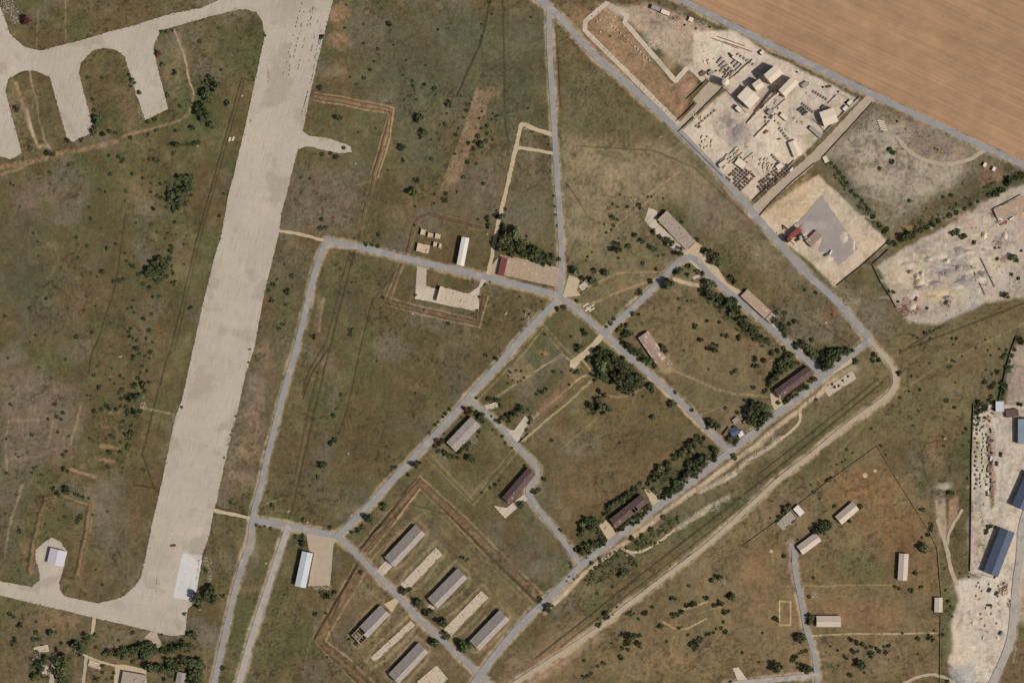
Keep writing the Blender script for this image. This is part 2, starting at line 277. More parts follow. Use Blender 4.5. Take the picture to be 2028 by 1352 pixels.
gy = np.concatenate([[-30000, -6000, -1500, -500], gy, [1900, 2900, 7000, 31000]]).astype(np.float32)
X, Y = np.meshgrid(gx, gy); NY, NX = X.shape
WX = X+14*(fbm(X, Y, 40, 11, 4)-.5)*1.6; WY = Y+14*(fbm(X, Y, 40, 21, 4)-.5)*1.6
L3 = lambda c: np.array(lin(c), np.float32)
n1 = fbm(X, Y, 300, 1, 5); n2 = fbm(X, Y, 90, 7, 5); n3 = fbm(X, Y, 22, 31, 4); n4 = vnoise(X, Y, 5, 41); n5 = vnoise(X, Y, 2.5, 47)
sm = lambda a, lo, hi: np.clip((a-lo)/(hi-lo), 0, 1)
COL = np.zeros((NY, NX, 3), np.float32)+L3((99, 84, 57))
def mixc(mask, c): 
    global COL
    COL += (L3(c)-COL)*mask[..., None]
mixc(sm(n2, .5, .75)*.6, (88, 82, 54)); mixc(sm(n1, .52, .7)*.5, (108, 89, 64)); mixc(sm(n2, .48, .25)*.5, (112, 92, 66)); mixc(sm(n3, .58, .8)*.35, (122, 104, 80)); mixc(sm(fbm(X, Y, 70, 131, 4), .56, .70)*.55, (116, 104, 88)); mixc(sm(fbm(X, Y, 80, 141, 4), .55, .70)*.55, (86, 88, 56))
H = -.45+.10*n3+.12*n4+.10*n5
SUNK = None
def box_(pts, pad):
    xs = [p[0] for p in pts]; ys = [p[1] for p in pts]
    i0 = np.searchsorted(gx, min(xs)-pad); i1 = np.searchsorted(gx, max(xs)+pad); j0 = np.searchsorted(gy, min(ys)-pad); j1 = np.searchsorted(gy, max(ys)+pad)
    return slice(j0, max(j1, j0+1)), slice(i0, max(i1, i0+1))
def dline(A, B, pts):
    D = np.full(A.shape, 1e9, np.float32)
    for (x0, y0), (x1, y1) in zip(pts, pts[1:]):
        dx, dy = x1-x0, y1-y0; t = np.clip(((A-x0)*dx+(B-y0)*dy)/(dx*dx+dy*dy+1e-9), 0, 1)
        D = np.minimum(D, (A-x0-t*dx)**2+(B-y0-t*dy)**2)
    return np.sqrt(D)
def inside(A, B, pts):
    r = np.zeros(A.shape, bool); n = len(pts)
    for i in range(n):
        (x0, y0), (x1, y1) = pts[i], pts[(i+1) % n]
        if y0 == y1: continue
        r ^= ((B < y0) != (B < y1)) & (A < (x1-x0)*(B-y0)/(y1-y0)+x0)
    return r
def paint(s, mask, c): COL[s] += (L3(c)-COL[s])*mask[..., None]
def stroke(pts, w, c, a=.8, soft=3, warp=.25, tex=.5, smooth=1, dh=0):
    pts = chaikin(pts, smooth) if smooth else pts; s = box_(pts, w+soft+10)
    A = X[s]+(WX[s]-X[s])*warp; B = Y[s]+(WY[s]-Y[s])*warp
    k = np.clip((w/2+soft/2-dline(A, B, pts))/soft, 0, 1); 
    if c: paint(s, k*a*np.clip(1-tex+2*tex*n3[s]+tex*(n4[s]-.5), 0, 1), c)
    if dh: H[s] += dh*k*k*(3-2*k)*(.8+.4*n4[s])
def poly(pts, c, a=.8, soft=8, warp=.6, tex=.5):
    s = box_(pts, soft+16); A = X[s]+(WX[s]-X[s])*warp; B = Y[s]+(WY[s]-Y[s])*warp
    d_ = dline(A, B, pts+pts[:1]); d_ = np.where(inside(A, B, pts), d_, -d_)
    paint(s, np.clip(d_/soft+.5, 0, 1)*a*np.clip(1-tex+2*tex*n3[s]+tex*(n4[s]-.5), 0, 1), c)
def blob(x, y, rx, ry, c, a=.7, ang=0, tex=.6):
    R = max(rx, ry)*1.6; s = box_([(x-R, y-R), (x+R, y+R)], 4); cs, sn = math.cos(math.radians(ang)), math.sin(math.radians(ang))
    A = WX[s]-x; B = WY[s]-y; u = (A*cs+B*sn)/rx; v = (-A*sn+B*cs)/ry
    k = np.clip(1.35-np.sqrt(u*u+v*v), 0, 1); k = k*k*(3-2*k); paint(s, k*a*np.clip(1-tex+2*tex*n3[s]+tex*(n4[s]-.5), 0, 1), c)
# broad ground cover: dry grass, greener sward, bare mauve soil
for p in [([(680,40),(1080,20),(1085,260),(1000,280),(900,170),(800,380),(780,200),(690,180)],(92,88,64),.75),([(660,480),(820,500),(800,640),(640,640)],(98,86,60),.5),([(0,430),(90,420),(75,560),(60,610),(0,620)],(88,84,64),.5),([(0,720),(60,722),(110,760),(165,770),(150,900),(60,930),(0,925)],(121,103,85),.8),([(20,370),(110,360),(75,425),(35,440)],(120,100,84),.7),
 ([(575,330),(735,330),(720,400),(690,460),(565,440)],(116,100,82),.75),([(880,330),(1005,290),(1000,440),(880,420)],(116,101,82),.6),([(1005,310),(1095,310),(1105,500),(1000,440)],(112,96,76),.5),
 ([(1112,270),(1350,280),(1440,400),(1300,400),(1200,500),(1118,480)],(140,121,94),.9),([(1300,300),(1480,430),(1700,660),(1600,640),(1450,480),(1320,380)],(130,110,88),.7),([(1112,80),(1330,270),(1112,262)],(108,95,70),.7),
 ([(1130,420),(1290,400),(1330,520),(1210,620),(1130,560)],(130,112,84),.7),([(1215,650),(1370,530),(1620,745),(1450,880)],(122,102,75),.85),([(1390,540),(1450,600),(1540,690),(1480,690)],(112,86,66),.5),
 ([(1080,740),(1180,720),(1420,890),(1280,970),(1090,980)],(110,91,64),.8),([(1060,960),(1200,900),(1260,960),(1160,1100)],(112,88,64),.5),([(1430,900),(1720,690),(1760,740),(1160,1180),(1110,1180)],(118,101,77),.8),
 ([(1000,1352),(1480,1000),(1740,885),(1870,1050),(1870,1352)],(126,103,75),.85),([(1560,1080),(1740,900),(1860,1060),(1860,1200),(1580,1200)],(120,97,68),.7),([(1770,640),(2028,600),(1930,830),(1640,920)],(116,99,70),.85),
 ([(1640,310),(1730,215),(1940,290),(1900,350),(1760,440),(1700,400)],(160,145,124),.95),([(1780,225),(1935,300),(1860,322),(1810,300)],(128,104,86),.8),([(1700,370),(1800,400),(1760,460),(1720,440)],(118,102,76),.7),
 ([(700,740),(900,640),(1000,700),(840,870),(640,1030),(530,1000)],(95,81,54),.6),([(530,500),(640,490),(590,680),(500,720)],(106,92,70),.5),([(445,850),(520,700),(545,700),(510,940),(430,1000)],(122,101,82),.7),
 ([(180,1010),(290,980),(270,1130),(200,1170)],(108,94,72),.6),([(0,1185),(180,1226),(280,1250),(400,1270),(400,1352),(0,1352)],(116,97,74),.6),([(160,960),(200,960),(215,1100),(180,1100)],(116,101,84),.5),
 ([(650,240),(760,230),(735,330),(600,310)],(106,93,70),.6),([(0,940),(60,940),(20,1140),(0,1130)],(112,95,78),.6),([(1040,1290),(1150,1220),(1060,1340),(1000,1352)],(140,115,92),.7),([(1100,20),(1180,20),(1180,60),(1340,230),(1330,250),(1110,40)],(150,118,90),.7),
 ([(1640,560),(1720,570),(1780,640),(1720,660)],(128,112,90),.7),([(750,960),(840,950),(1070,1190),(950,1330),(720,1120)],(112,96,72),.5),([(640,1260),(715,1130),(950,1340),(740,1352)],(116,97,74),.6),([(1700,210),(1725,205),(1640,310),(1760,430),(1740,450),(1620,320)],(128,112,92),.6)]:
    poly(p[0], p[1], p[2], 40, 1.6)
for b in [(60,560,60,80,(86,84,62),.3),(380,220,30,70,(86,92,58),.6),(900,60,60,50,(90,88,64),.5),(560,650,25,60,(88,90,56),.4),(990,760,25,15,(96,92,60),.6),(1720,1130,60,24,(92,92,56),.6),(1690,1105,34,22,(94,92,56),.55),(1625,1118,22,14,(94,92,58),.5),
 (1700,960,40,30,(136,102,68),.7),(1760,1040,70,35,(130,100,66),.6),(1500,1130,30,25,(140,108,74),.6),(1850,900,22,50,(134,102,76),.55),(1260,1330,80,25,(128,104,72),.5),(1400,1230,40,20,(112,100,70),.6),(1310,860,40,60,(100,90,62),.5),(1390,780,60,40,(100,92,60),.5),(1400,740,30,60,(124,102,72),.5),
 (975,185,20,15,(150,120,95),.5),(670,30,22,25,(150,115,88),.8),(670,80,22,20,(156,122,92),.8),(660,150,25,20,(142,116,86),.6),(510,770,18,35,(138,110,92),.8),(500,830,24,28,(140,112,92),.8),(490,890,28,25,(146,118,92),.75),(520,690,15,18,(140,112,92),.7),(480,945,35,14,(142,114,94),.7),(500,760,20,40,(124,104,88),.5),
 (630,620,8,40,(140,116,92),.7),(1075,700,12,7,(160,118,88),.8),(1024,740,28,22,(134,108,80),.7),(825,760,40,12,(124,96,68),.6),(690,1150,15,8,(150,118,88),.7),(720,1170,25,12,(150,130,102),.6),(120,1210,50,40,(134,106,80),.6),(80,1280,30,40,(128,106,82),.5),(60,1100,25,35,(140,112,82),.6),(270,1040,10,60,(112,88,66),.5),
 (150,230,40,60,(122,96,72),.7),(250,215,20,45,(122,98,76),.6),(205,110,20,12,(96,90,58),.7),(345,150,20,60,(122,106,78),.6),(30,230,30,70,(140,116,86),.6),(1960,345,25,30,(138,104,74),.6),(1800,450,25,12,(158,124,84),.8),(1770,470,15,12,(150,112,76),.7),(1480,420,18,25,(140,108,92),.7),(1640,620,16,20,(124,80,66),.6),
 (1380,540,14,12,(140,120,92),.4),(1210,660,10,10,(150,118,88),.6),(1320,720,18,20,(158,132,98),.8),(1340,910,30,12,(158,118,82),.85),(1360,890,14,8,(160,118,82),.7),(1500,640,12,10,(150,122,90),.4),(985,630,8,5,(150,130,104),.5),(1250,1350,40,15,(150,126,96),.4),(1050,1320,60,20,(150,124,98),.5),
 (700,620,30,120,(100,86,64),.4),(1460,560,10,30,(92,98,60),.5),(1440,500,20,40,(100,100,70),.4),(1690,600,20,20,(140,126,108),.6),(1120,1290,20,12,(140,114,86),.5),(900,960,30,40,(104,92,64),.5),(860,1010,30,20,(94,90,60),.6),(945,1060,20,25,(92,92,58),.5),(1090,1060,40,30,(106,92,64),.5),(1055,1105,10,8,(90,68,52),.8),(1046,1118,8,5,(92,70,54),.7)]:
    blob(b[0], b[1], b[2], b[3], b[4], b[5])
# quarried soil strip, berms and their bare crowns
poly([(944,173),(972,196),(930,300),(905,365),(868,382),(880,350),(915,260)], (142,116,92), .85, 4, .3, .4)
for k in range(5): stroke([(950+k*5,190+k*3),(925+k*5,270),(885+k*5,370)], 2, (120,94,74), .6, 2, .4)
BERM = [   ([(735,1060),(832,985),(930,1080),(1030,1180)],5,(116,104,72),.8,4),([(735,1110),(745,1095),(835,1010),(850,1020)],4,(140,116,86),.3,4),
  ([(960,800),(1112,700),(1140,722)],2.5,(150,134,98),.3,2),([(1020,860),(1150,745),(1175,740)],4,(166,146,108),.4,3),([(1035,872),(1172,755),(1178,742),(1155,712)],4,(158,134,100),.4,3),
 ([(925,985),(1010,900)],6,(124,104,82),.2,4),
 ([(930,795),(1030,690),(1075,640)],3,(112,90,66),.2,3),
 ([(45,960),(20,1035),(10,1100)],5,(150,124,100),.2,4),
 ([(210,815),(235,815)],12,(126,104,72),.8,5),([(205,845),(232,848)],8,(134,102,80),.6,4),([(200,882),(230,886)],10,(140,114,80),.9,4),([(190,905),(222,915)],9,(140,110,82),.8,4),([(210,830),(232,838)],8,(92,94,54),.4,4),
 ([(14,940),(10,845),(20,830),(88,830)],4,(150,128,100),.2,3),([(105,830),(95,880),(90,905),(20,907)],3,(148,126,98),.2,3),([(160,800),(140,880)],4,(152,126,100),.2,3),([(140,930),(190,945)],6,(156,124,102),.3,4),
 ([(0,330),(60,318),(150,295),(228,280)],12,(142,112,86),.7,6),([(0,345),(40,333),(70,315)],6,(150,122,90),.2,5),([(240,270),(320,250),(372,238),(385,190),(352,70)],6,(140,112,88),.4,5),
 ([(345,60),(365,120),(385,190)],3,(176,152,128),.2,2),([(32,165),(70,290),(95,290)],8,(160,132,100),.3,6),([(60,145),(85,270),(100,295)],3,(170,150,122),.2,3),
 ([(52,215),(65,270)],6,(190,168,140),.1,3),([(1322,372),(1400,300)],3,(130,116,84),0,3)]
for p, w, c, h, sf in BERM: stroke(p, w*.9, c, .82, sf*.8, .4, .5, 1, h)
def off(pts, d_):
    out = []
    for i, q in enumerate(pts):
        a = pts[max(0, i-1)]; c_ = pts[min(len(pts)-1, i+1)]; L = math.hypot(c_[0]-a[0], c_[1]-a[1])+1e-9
        out.append((q[0]+(c_[1]-a[1])/L*d_, q[1]-(c_[0]-a[0])/L*d_))
    return out
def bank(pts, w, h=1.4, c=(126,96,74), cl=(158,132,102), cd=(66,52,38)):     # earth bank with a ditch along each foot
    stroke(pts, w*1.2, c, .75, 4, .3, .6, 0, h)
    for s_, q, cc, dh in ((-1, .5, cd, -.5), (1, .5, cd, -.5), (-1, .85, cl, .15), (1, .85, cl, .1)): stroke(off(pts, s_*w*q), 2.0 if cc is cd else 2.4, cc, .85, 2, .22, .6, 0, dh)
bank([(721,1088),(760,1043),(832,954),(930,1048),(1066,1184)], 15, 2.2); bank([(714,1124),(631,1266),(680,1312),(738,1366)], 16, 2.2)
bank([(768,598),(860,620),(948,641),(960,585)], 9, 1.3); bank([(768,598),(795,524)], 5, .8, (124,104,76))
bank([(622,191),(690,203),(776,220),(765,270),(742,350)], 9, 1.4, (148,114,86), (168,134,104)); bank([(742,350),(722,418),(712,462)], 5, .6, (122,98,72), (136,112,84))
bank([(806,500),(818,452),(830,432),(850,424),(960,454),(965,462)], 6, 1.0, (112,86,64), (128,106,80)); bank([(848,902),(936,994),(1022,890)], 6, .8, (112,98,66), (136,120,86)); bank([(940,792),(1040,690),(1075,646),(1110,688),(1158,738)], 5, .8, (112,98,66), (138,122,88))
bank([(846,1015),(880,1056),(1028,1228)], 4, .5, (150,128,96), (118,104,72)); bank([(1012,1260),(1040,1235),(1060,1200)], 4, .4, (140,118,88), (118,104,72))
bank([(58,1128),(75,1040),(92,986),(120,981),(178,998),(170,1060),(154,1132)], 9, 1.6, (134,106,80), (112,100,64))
for p in ([(956,806),(1112,701),(1148,728)],[(1018,862),(1150,748)],[(1034,874),(1174,754),(1180,742),(1152,712)],[(1028,846),(1140,752)]): stroke(p, 1.8, (164,146,108), .85, 1.5, .06, .2, 0)
for p in ([(1026,868),(1162,750),(1164,742)],): stroke(p, 4, (104,84,58), .7, 2, .1, .3, 0, -.3)
poly([(1060,812),(1136,742),(1144,752),(1074,822)], (130,100,80), .7, 4, .3, .4); poly([(1024,812),(1106,728),(1118,744),(1050,808)], (84,78,52), .6, 6, .5, .4); poly([(1034,709),(1066,737),(1029,770),(1000,737)], (130,108,80), .6, 3, .2, .4)
# undergrowth below the hedges
HEDGE = ([(1272,968),(1300,940),(1390,880),(1425,900),(1360,950),(1296,990)],[(1192,1012),(1262,958),(1276,970),(1205,1028)],[(1140,1080),(1150,1030),(1190,1020),(1210,1062),(1160,1108)],[(1222,1046),(1282,1000),(1290,1008),(1228,1056)],[(1515,768),(1590,715),(1540,690),(1528,720)],[(1380,560),(1420,590),(1500,660),(1530,680),(1515,690),(1440,640),(1390,590)],[(1180,690),(1215,690),(1280,760),(1255,785),(1185,750)],[(1240,1080),(1340,1020),(1350,1030),(1290,1075)],[(1560,670),(1620,720),(1690,690),(1670,680),(1610,690)],[(1215,660),(1300,720),(1290,730),(1210,670)],[(985,465),(1010,455),(1100,510),(1090,525),(1000,500)],[(395,150),(425,160),(420,270),(395,260)],[(330,350),(385,345),(370,410),(335,420)],[(290,540),(335,500),(345,540),(310,565)],[(200,1290),(300,1270),(385,1265),(385,1290),(250,1300)],[(280,1320),(400,1300),(400,1352),(370,1352)],[(1110,1150),(1230,1080),(1320,1070),(1180,1160)],[(1632,322),(1645,318),(1700,385),(1765,468),(1750,478),(1690,400)],[(1755,470),(1850,425),(1960,365),(2040,325),(2040,348),(1960,388),(1850,445),(1770,486)],[(105,1295),(145,1295),(142,1345),(110,1345)],[(60,1300),(98,1296),(98,1345),(60,1345)],[(138,1265),(180,1265),(178,1300),(145,1298)],[(1925,795),(1985,790),(1950,850),(1926,850)],[(1985,700),(2020,660),(2010,720),(1990,790),(1976,790)])
for p in HEDGE: poly(p, (76,76,46), .65, 8, 1.2, .7)
for w_, a_ in ((20,.5),(14,.6)): stroke([(1722,673),(1746,700),(1768,726),(1774,753),(1767,774),(1746,793),(1672,844),(1608,900),(1546,944),(1493,994.5),(1431,1052),(1381,1095),(1317,1141.6),(1274,1175),(1234,1204),(1185,1244),(1145,1271),(1093,1305),(1030,1345)], w_, (150,132,106), a_, 6, .6, .8, 2)
stroke([(1180,1255),(1093,1312),(1000,1372)], 34, (150,124,98), .7, 10, .5, .5); stroke([(1150,1250),(1060,1310),(990,1360)], 16, (136,106,82), .5, 8, .5, .5)
for (x0, y0), (x1, y1), w in [((833,1047),(772,1112),28),((916,1133),(857,1193),28),((999,1215),(940,1277),28),((763,1206),(706,1265),27),((839,1280),(780,1342),28),((870,1091),(800,1163),19),((960,1176),(886,1252),20),((818,1233),(738,1306),13)]:
    L = math.hypot(x1-x0, y1-y0); ux, uy = (x1-x0)/L, (y1-y0)/L; e = w/2+9
    q = [(x0-ux*8-uy*e, y0-uy*8+ux*e), (x1+ux*10-uy*e, y1+uy*10+ux*e), (x1+ux*10+uy*e, y1+uy*10-ux*e), (x0-ux*8+uy*e, y0-uy*8-ux*e)]
    poly(q, (126,108,80), .6, 8, .5, .6); stroke(q+q[:1], 6, (144,122,92), .75, 4, .5, .6); stroke(off(q+q[:1], 6), 3, (82,72,46), .5, 3, .5, .6)
for x, y, rx, ry, cc in [(745,1135,30,18,(126,96,72)),(800,1185,26,14,(122,94,70)),(850,1235,26,14,(120,90,68)),(720,1180,30,18,(124,98,72)),(1035,1305,40,30,(124,96,76)),(700,1060,24,16,(100,86,58)),(900,1285,26,14,(112,88,66)),(640,1330,60,30,(106,88,66)),(1000,1110,60,30,(104,88,64)),(560,700,20,50,(112,98,76)),(680,560,22,50,(94,86,58)),(560,860,24,60,(98,86,60)),(640,900,20,60,(112,98,78)),(660,760,16,60,(114,98,78)),(1240,880,70,40,(102,84,60)),(1150,880,40,30,(120,104,84)),(1190,960,50,30,(116,92,66)),(1150,820,30,50,(110,96,68)),(1260,440,60,30,(124,106,82)),(1400,430,40,60,(122,106,86)),(1180,340,50,40,(140,120,92)),(840,300,50,60,(98,90,68)),(700,260,30,30,(104,92,64)),(740,60,40,60,(104,92,72)),(110,380,60,20,(116,96,76)),(200,500,60,60,(98,84,58)),(270,640,30,50,(112,92,68)),(300,760,20,60,(108,90,66)),(120,650,60,40,(94,84,56)),(60,200,20,40,(132,108,82)),(440,120,40,60,(98,90,64)),(1900,720,60,40,(112,94,66)),(1700,830,60,40,(112,96,68)),(1600,960,60,20,(108,98,70)),(1380,1320,60,25,(126,102,72)),(1520,1250,40,30,(130,104,76)),(1760,1290,60,30,(126,106,82)),(1700,1220,80,20,(130,98,72)),(1720,965,90,40,(136,101,70)),(1780,1070,60,50,(130,98,68)),(1500,1150,40,60,(136,104,76)),(1300,1300,90,30,(132,106,78)),(1680,1215,110,25,(132,100,74)),(1560,1300,60,30,(128,102,74)),(1640,1020,40,30,(112,98,66)),(60,780,60,50,(118,102,86)),(50,870,50,50,(116,100,82))]:
    blob(x, y, rx, ry, cc, .65, 0, .7)
# wheel tracks, footpaths, ditches
TRK = [([(478,154),(500,160),(620,190)],2),([(478,154),(422,357),(394,452),(338,694),(327,715),(266,960),(425,1003),(500,1022)],3),([(484,158),(428,357),(400,455),(345,694)],2),([(266,960),(320,968)],3),
 ([(250,410),(238,500),(225,580),(210,620),(190,680),(180,700),(175,740)],2.5),([(995,0),(1000,250),(1005,275)],3),([(970,0),(955,80),(930,130),(905,190)],4),([(1100,60),(1107,150),(1108,210)],3),
 ([(1060,1303),(1275,1132),(1381,1051),(1573,900),(1749,756)],3.5),([(1110,1280),(1290,1140),(1390,1065),(1580,910)],2),([(1500,940),(1640,830),(1740,750)],3),
 ([(715,457),(690,540),(662,652),(625,800),(590,960),(575,1020)],3),([(700,470),(675,560),(650,660),(612,800),(580,960)],2),([(738,590),(715,680),(690,800),(670,860)],2.5),([(650,690),(610,750),(600,790)],4),([(640,685),(605,745),(598,780)],3),
 ([(795,522),(735,600)],2),([(1150,290),(1340,300),(1480,430)],2),([(1120,360),(1180,450)],2),([(540,985),(590,975)],2),([(690,1140),(640,1270),(740,1360)],2),([(722,1090),(832,963),(1064,1190)],2),
 ([(860,1160),(940,1210)],1),([(1870,870),(1820,880),(1835,960),(1880,1000)],2),([(1800,690),(1900,650),(2028,600)],3),([(1780,700),(1870,640)],3),([(1470,560),(1600,700),(1690,690)],2),([(1590,620),(1680,680)],2),([(1865,1340),(1865,1050)],2)]
for p, w in TRK: stroke(p, w, (66,54,38), .85, 1.6, .08, .25, 1, -.35)
LIT = [([(1640,1160),(1560,1160),(1770,1158)],2,(150,128,96)),([(1440,770),(1500,800),(1530,780)],0,None),([(1300,720),(1350,740),(1440,780),(1520,785)],5,(146,124,92)),([(1105,410),(1210,440)],2,(136,116,86)),([(1140,605),(1180,600),(1230,575),(1300,552)],5,(150,126,92)),([(1180,540),(1320,538)],3,(150,126,94)),
 ([(1225,540),(1130,585)],4,(150,126,92)),([(1120,345),(1190,470),(1230,480)],2,(140,118,88)),([(1240,420),(1330,350),(1350,340)],4,(150,128,98)),([(1190,470),(1320,370)],3,(148,126,96)),([(1200,780),(1230,790),(1280,765)],4,(146,118,90)),([(1390,820),(1435,803)],3,(140,116,88)),
 ([(1230,840),(1270,760),(1290,745)],3,(128,108,76)),([(1110,890),(1190,820)],3,(136,112,84)),([(620,1250),(640,1220),(655,1190)],2,(150,130,92)),([(598,1350),(615,1260)],2,(130,112,80)),([(75,20),(73,95)],3,(140,118,88)),([(130,0),(130,80)],2,(136,114,86)),([(285,808),(345,820)],4,(150,126,98)),
 ([(700,370),(730,360)],3,(146,122,92)),([(640,590),(632,655)],5,(150,122,98)),([(1655,900),(1790,760),(2028,640)],4,(130,112,78)),([(560,985),(520,1000),(510,1015)],3,(138,114,82)),([(1710,385),(1760,400),(1800,420)],4,(150,134,112)),([(1075,420),(1110,490)],0,None),
 ([(1545,1190),(1566,1190),(1566,1238),(1545,1238),(1545,1190)],1.6,(196,180,140)),([(1608,1258),(1700,1255),(1858,1253)],1.8,(206,180,142)),([(1650,1158),(1780,1158)],1.5,(150,130,96)),([(1310,1230),(1345,1250),(1400,1225)],3,(176,152,112)),([(1340,1210),(1400,1192)],4,(180,156,116)),
 ([(1380,1215),(1430,1200),(1448,1225),(1440,1260),(1390,1290)],3,(140,120,90)),([(1335,1260),(1328,1280),(1332,1300)],3,(146,124,94))]
for p, w, c in LIT:
    if c: stroke(p, w, c, .85, 1.8, .15, .3, 1 if w > 2 else 0)
# pale shoulders under the roads
for p, w, m, lb in RD: stroke(p, w+9, (166,144,116), .75, 5, .5, .7, 2)
for p, w in (([(1075,1205),(1158,1122),(1290,1022),(1450,905),(1650,745)],9),([(1206,668),(1290,750),(1440,890)],5),([(1330,545),(1400,560)],8)): stroke([(a+5, b+8) for a, b in p], w, (184,160,130), .85, 4, .4, .4)
for p in ([(1450,940),(1500,898),(1548,868)],[(1385,972),(1420,955),(1456,936)],[(1340,1050),(1392,1012),(1440,985)]): stroke(p, 8, (178,160,132), .85, 5, .7, .6)
stroke([(1446,918),(1490,890),(1530,860)], 6, (168,146,120), .7, 4, .6, .6); stroke([(1640,760),(1690,730)], 16, (160,142,116), .6, 10, .8, .7); stroke([(1170,95),(1265,190),(1345,262)], 7, (120,80,56), 0, 3)
# industrial yards: trodden pale dust
poly([(1180,8),(1290,10),(1420,60),(1500,100),(1440,170),(1360,140),(1240,40)], (168,146,124), .9, 10, .5, .25)
poly([(1372,62),(1450,60),(1520,105),(1700,195),(1625,270),(1488,398),(1345,264),(1440,178),(1372,140)], (197,179,157), .95, 6, .4, .12)
poly([(1180,14),(1200,14),(1236,46),(1330,165),(1364,142),(1382,158),(1345,240),(1165,62),(1165,50)], (150,118,90), .9, 4, .3, .3)
for b in [(1205,45,26,22,(172,140,112),.5),(1295,90,14,10,(202,184,152),.9),(1325,120,24,18,(156,128,100),.6),(1365,175,18,10,(170,132,110),.6),(1350,210,14,10,(170,124,98),.8),(1440,245,26,26,(152,136,124),.9),(1465,265,24,28,(142,127,118),.9),(1510,200,30,16,(150,134,124),.8),(1555,175,18,26,(152,136,126),.7),(1500,150,24,10,(150,136,126),.7),(1450,190,10,30,(158,142,130),.6),(1480,240,20,8,(150,134,124),.7),(1525,185,20,8,(150,132,122),.5),(1530,215,24,5,(150,132,122),.7),(1600,270,14,16,(150,134,96),.6),(1590,240,14,10,(170,152,132),.5),(1640,220,24,14,(164,150,120),.6),(1460,300,30,20,(196,178,150),.5),(1545,350,14,10,(186,164,130),.6),(1380,140,12,30,(176,158,136),.6),(1310,60,70,18,(166,142,124),.5),(1400,190,14,12,(150,134,110),.5)]:
    blob(b[0], b[1], b[2], b[3], b[4], b[5], -42 if b[2] != b[3] else 0)
stroke([(1418,200),(1409,225),(1416,262),(1455,294)], 3.5, (160,144,126), .9, 2.5, .1, .2)
stroke([(1352,270),(1420,345),(1490,412)], 5, (130,110,84), .5, 5, .6, .7)
poly([(1620,345),(1758,478),(1655,566),(1500,430)], (190,170,144), .95, 5, .4, .15); poly([(1505,425),(1600,345),(1600,420),(1560,445)], (188,160,122), .6, 12, .8, .3)
blob(1640,512,20,14,(200,178,146),.7)
stroke([(1640,400),(1690,500)], 3, (170,154,138), .5, 4, .2, .3); stroke([(1600,470),(1660,520)], 4, (166,150,136), .5, 4, .2, .3)
poly([(1735,530),(1790,490),(1870,450),(1970,390),(2050,350),(2050,590),(1950,600),(1860,640),(1800,640),(1775,610)], (172,156,138), .95, 8, .7, .25)
for b in [(1790,540,36,30,(196,178,150),.8),(1840,510,24,14,(198,180,152),.7),(1880,520,34,20,(150,142,134),.75),(1920,560,30,12,(148,142,144),.7),(1870,490,40,12,(176,172,160),.5),(1830,500,12,6,(140,126,118),.7),(1860,535,18,8,(150,138,132),.7),(1800,615,22,14,(136,92,82),.7),(1860,580,40,14,(206,184,142),.7),(1960,410,30,16,(162,142,126),.8),(1990,470,30,20,(150,136,126),.6),(1900,430,40,16,(170,146,126),.6),(1980,560,20,24,(160,150,142),.6),(1920,605,10,8,(140,136,134),.6),(1960,530,24,30,(190,172,146),.6),(1850,610,10,8,(150,124,116),.6)]: blob(*b[:6])
poly([(1945,800),(2050,800),(2050,1140),(1960,1150),(1922,1135),(1926,830)], (188,173,153), .9, 5, .4, .35); poly([(1890,1150),(1990,1140),(2008,1150),(2000,1260),(1960,1352),(1915,1352),(1880,1310),(1885,1220),(1900,1190)], (194,178,157), .95, 8, .6, .25); poly([(2020,1060),(2050,1060),(2050,1250),(2012,1230)], (180,160,136), .7, 8, .5, .3)
poly([(1990,1310),(2050,1240),(2050,1400),(1965,1400)], (116,88,66), .8, 8, .5, .4); poly([(1880,1320),(1930,1310),(1932,1352),(1890,1352)], (162,158,150), .8, 8, .5, .3); poly([(1998,690),(2050,670),(2050,800),(1990,800)], (160,140,124), .8, 8, .6, .4)
for b in [(1960,880,6,60,(150,126,104),.8),(1965,960,7,50,(146,120,98),.8),(1935,900,8,30,(150,136,104),.7),(1940,970,7,30,(160,150,140),.7),(1925,1050,8,60,(150,134,124),.6),(1935,1100,10,40,(156,142,128),.6),(1905,1240,5,30,(172,154,138),.5),(1960,1265,10,40,(182,164,144),.6),(1900,1280,30,20,(182,162,142),.4)]: blob(*b[:6])
poly([(1850,990),(1872,985),(1876,1080),(1860,1060)], (164,140,118), .8, 5, .4, .3); poly([(1880,985),(1898,982),(1896,1020),(1876,1050)], (160,128,102), .8, 5, .4, .3); blob(1870,960,18,8,(160,146,130),.8); blob(1862,988,8,7,(120,102,98),.9)
poly([(1868,1080),(1890,1200),(1885,1290),(1866,1300),(1862,1100)], (104,96,62), .7, 6, .5, .4)
for i in range(60):
    yr = random.Random(900+i); x, y = yr.choice([(1440,230),(1560,290),(1600,230),(1480,300),(1640,200),(1690,480),(1620,400),(1830,540),(1920,500),(1960,1250),(1985,900),(1950,1200)]); x += yr.uniform(-40, 40); y += yr.uniform(-35, 35)
    a = yr.choice([.75, -.8, .7, 2.2, yr.uniform(0, 3)]); l = yr.uniform(15, 45); q = [(x, y), (x+math.cos(a)*l, y+math.sin(a)*l), (x+math.cos(a+.5)*l*1.6, y+math.sin(a+.5)*l*1.6)]
    stroke(q, yr.uniform(1.5, 5), yr.choice([(172,154,136),(160,142,124),(212,196,174),(208,190,164),(150,134,120)]), .45, 3, .3, .7)
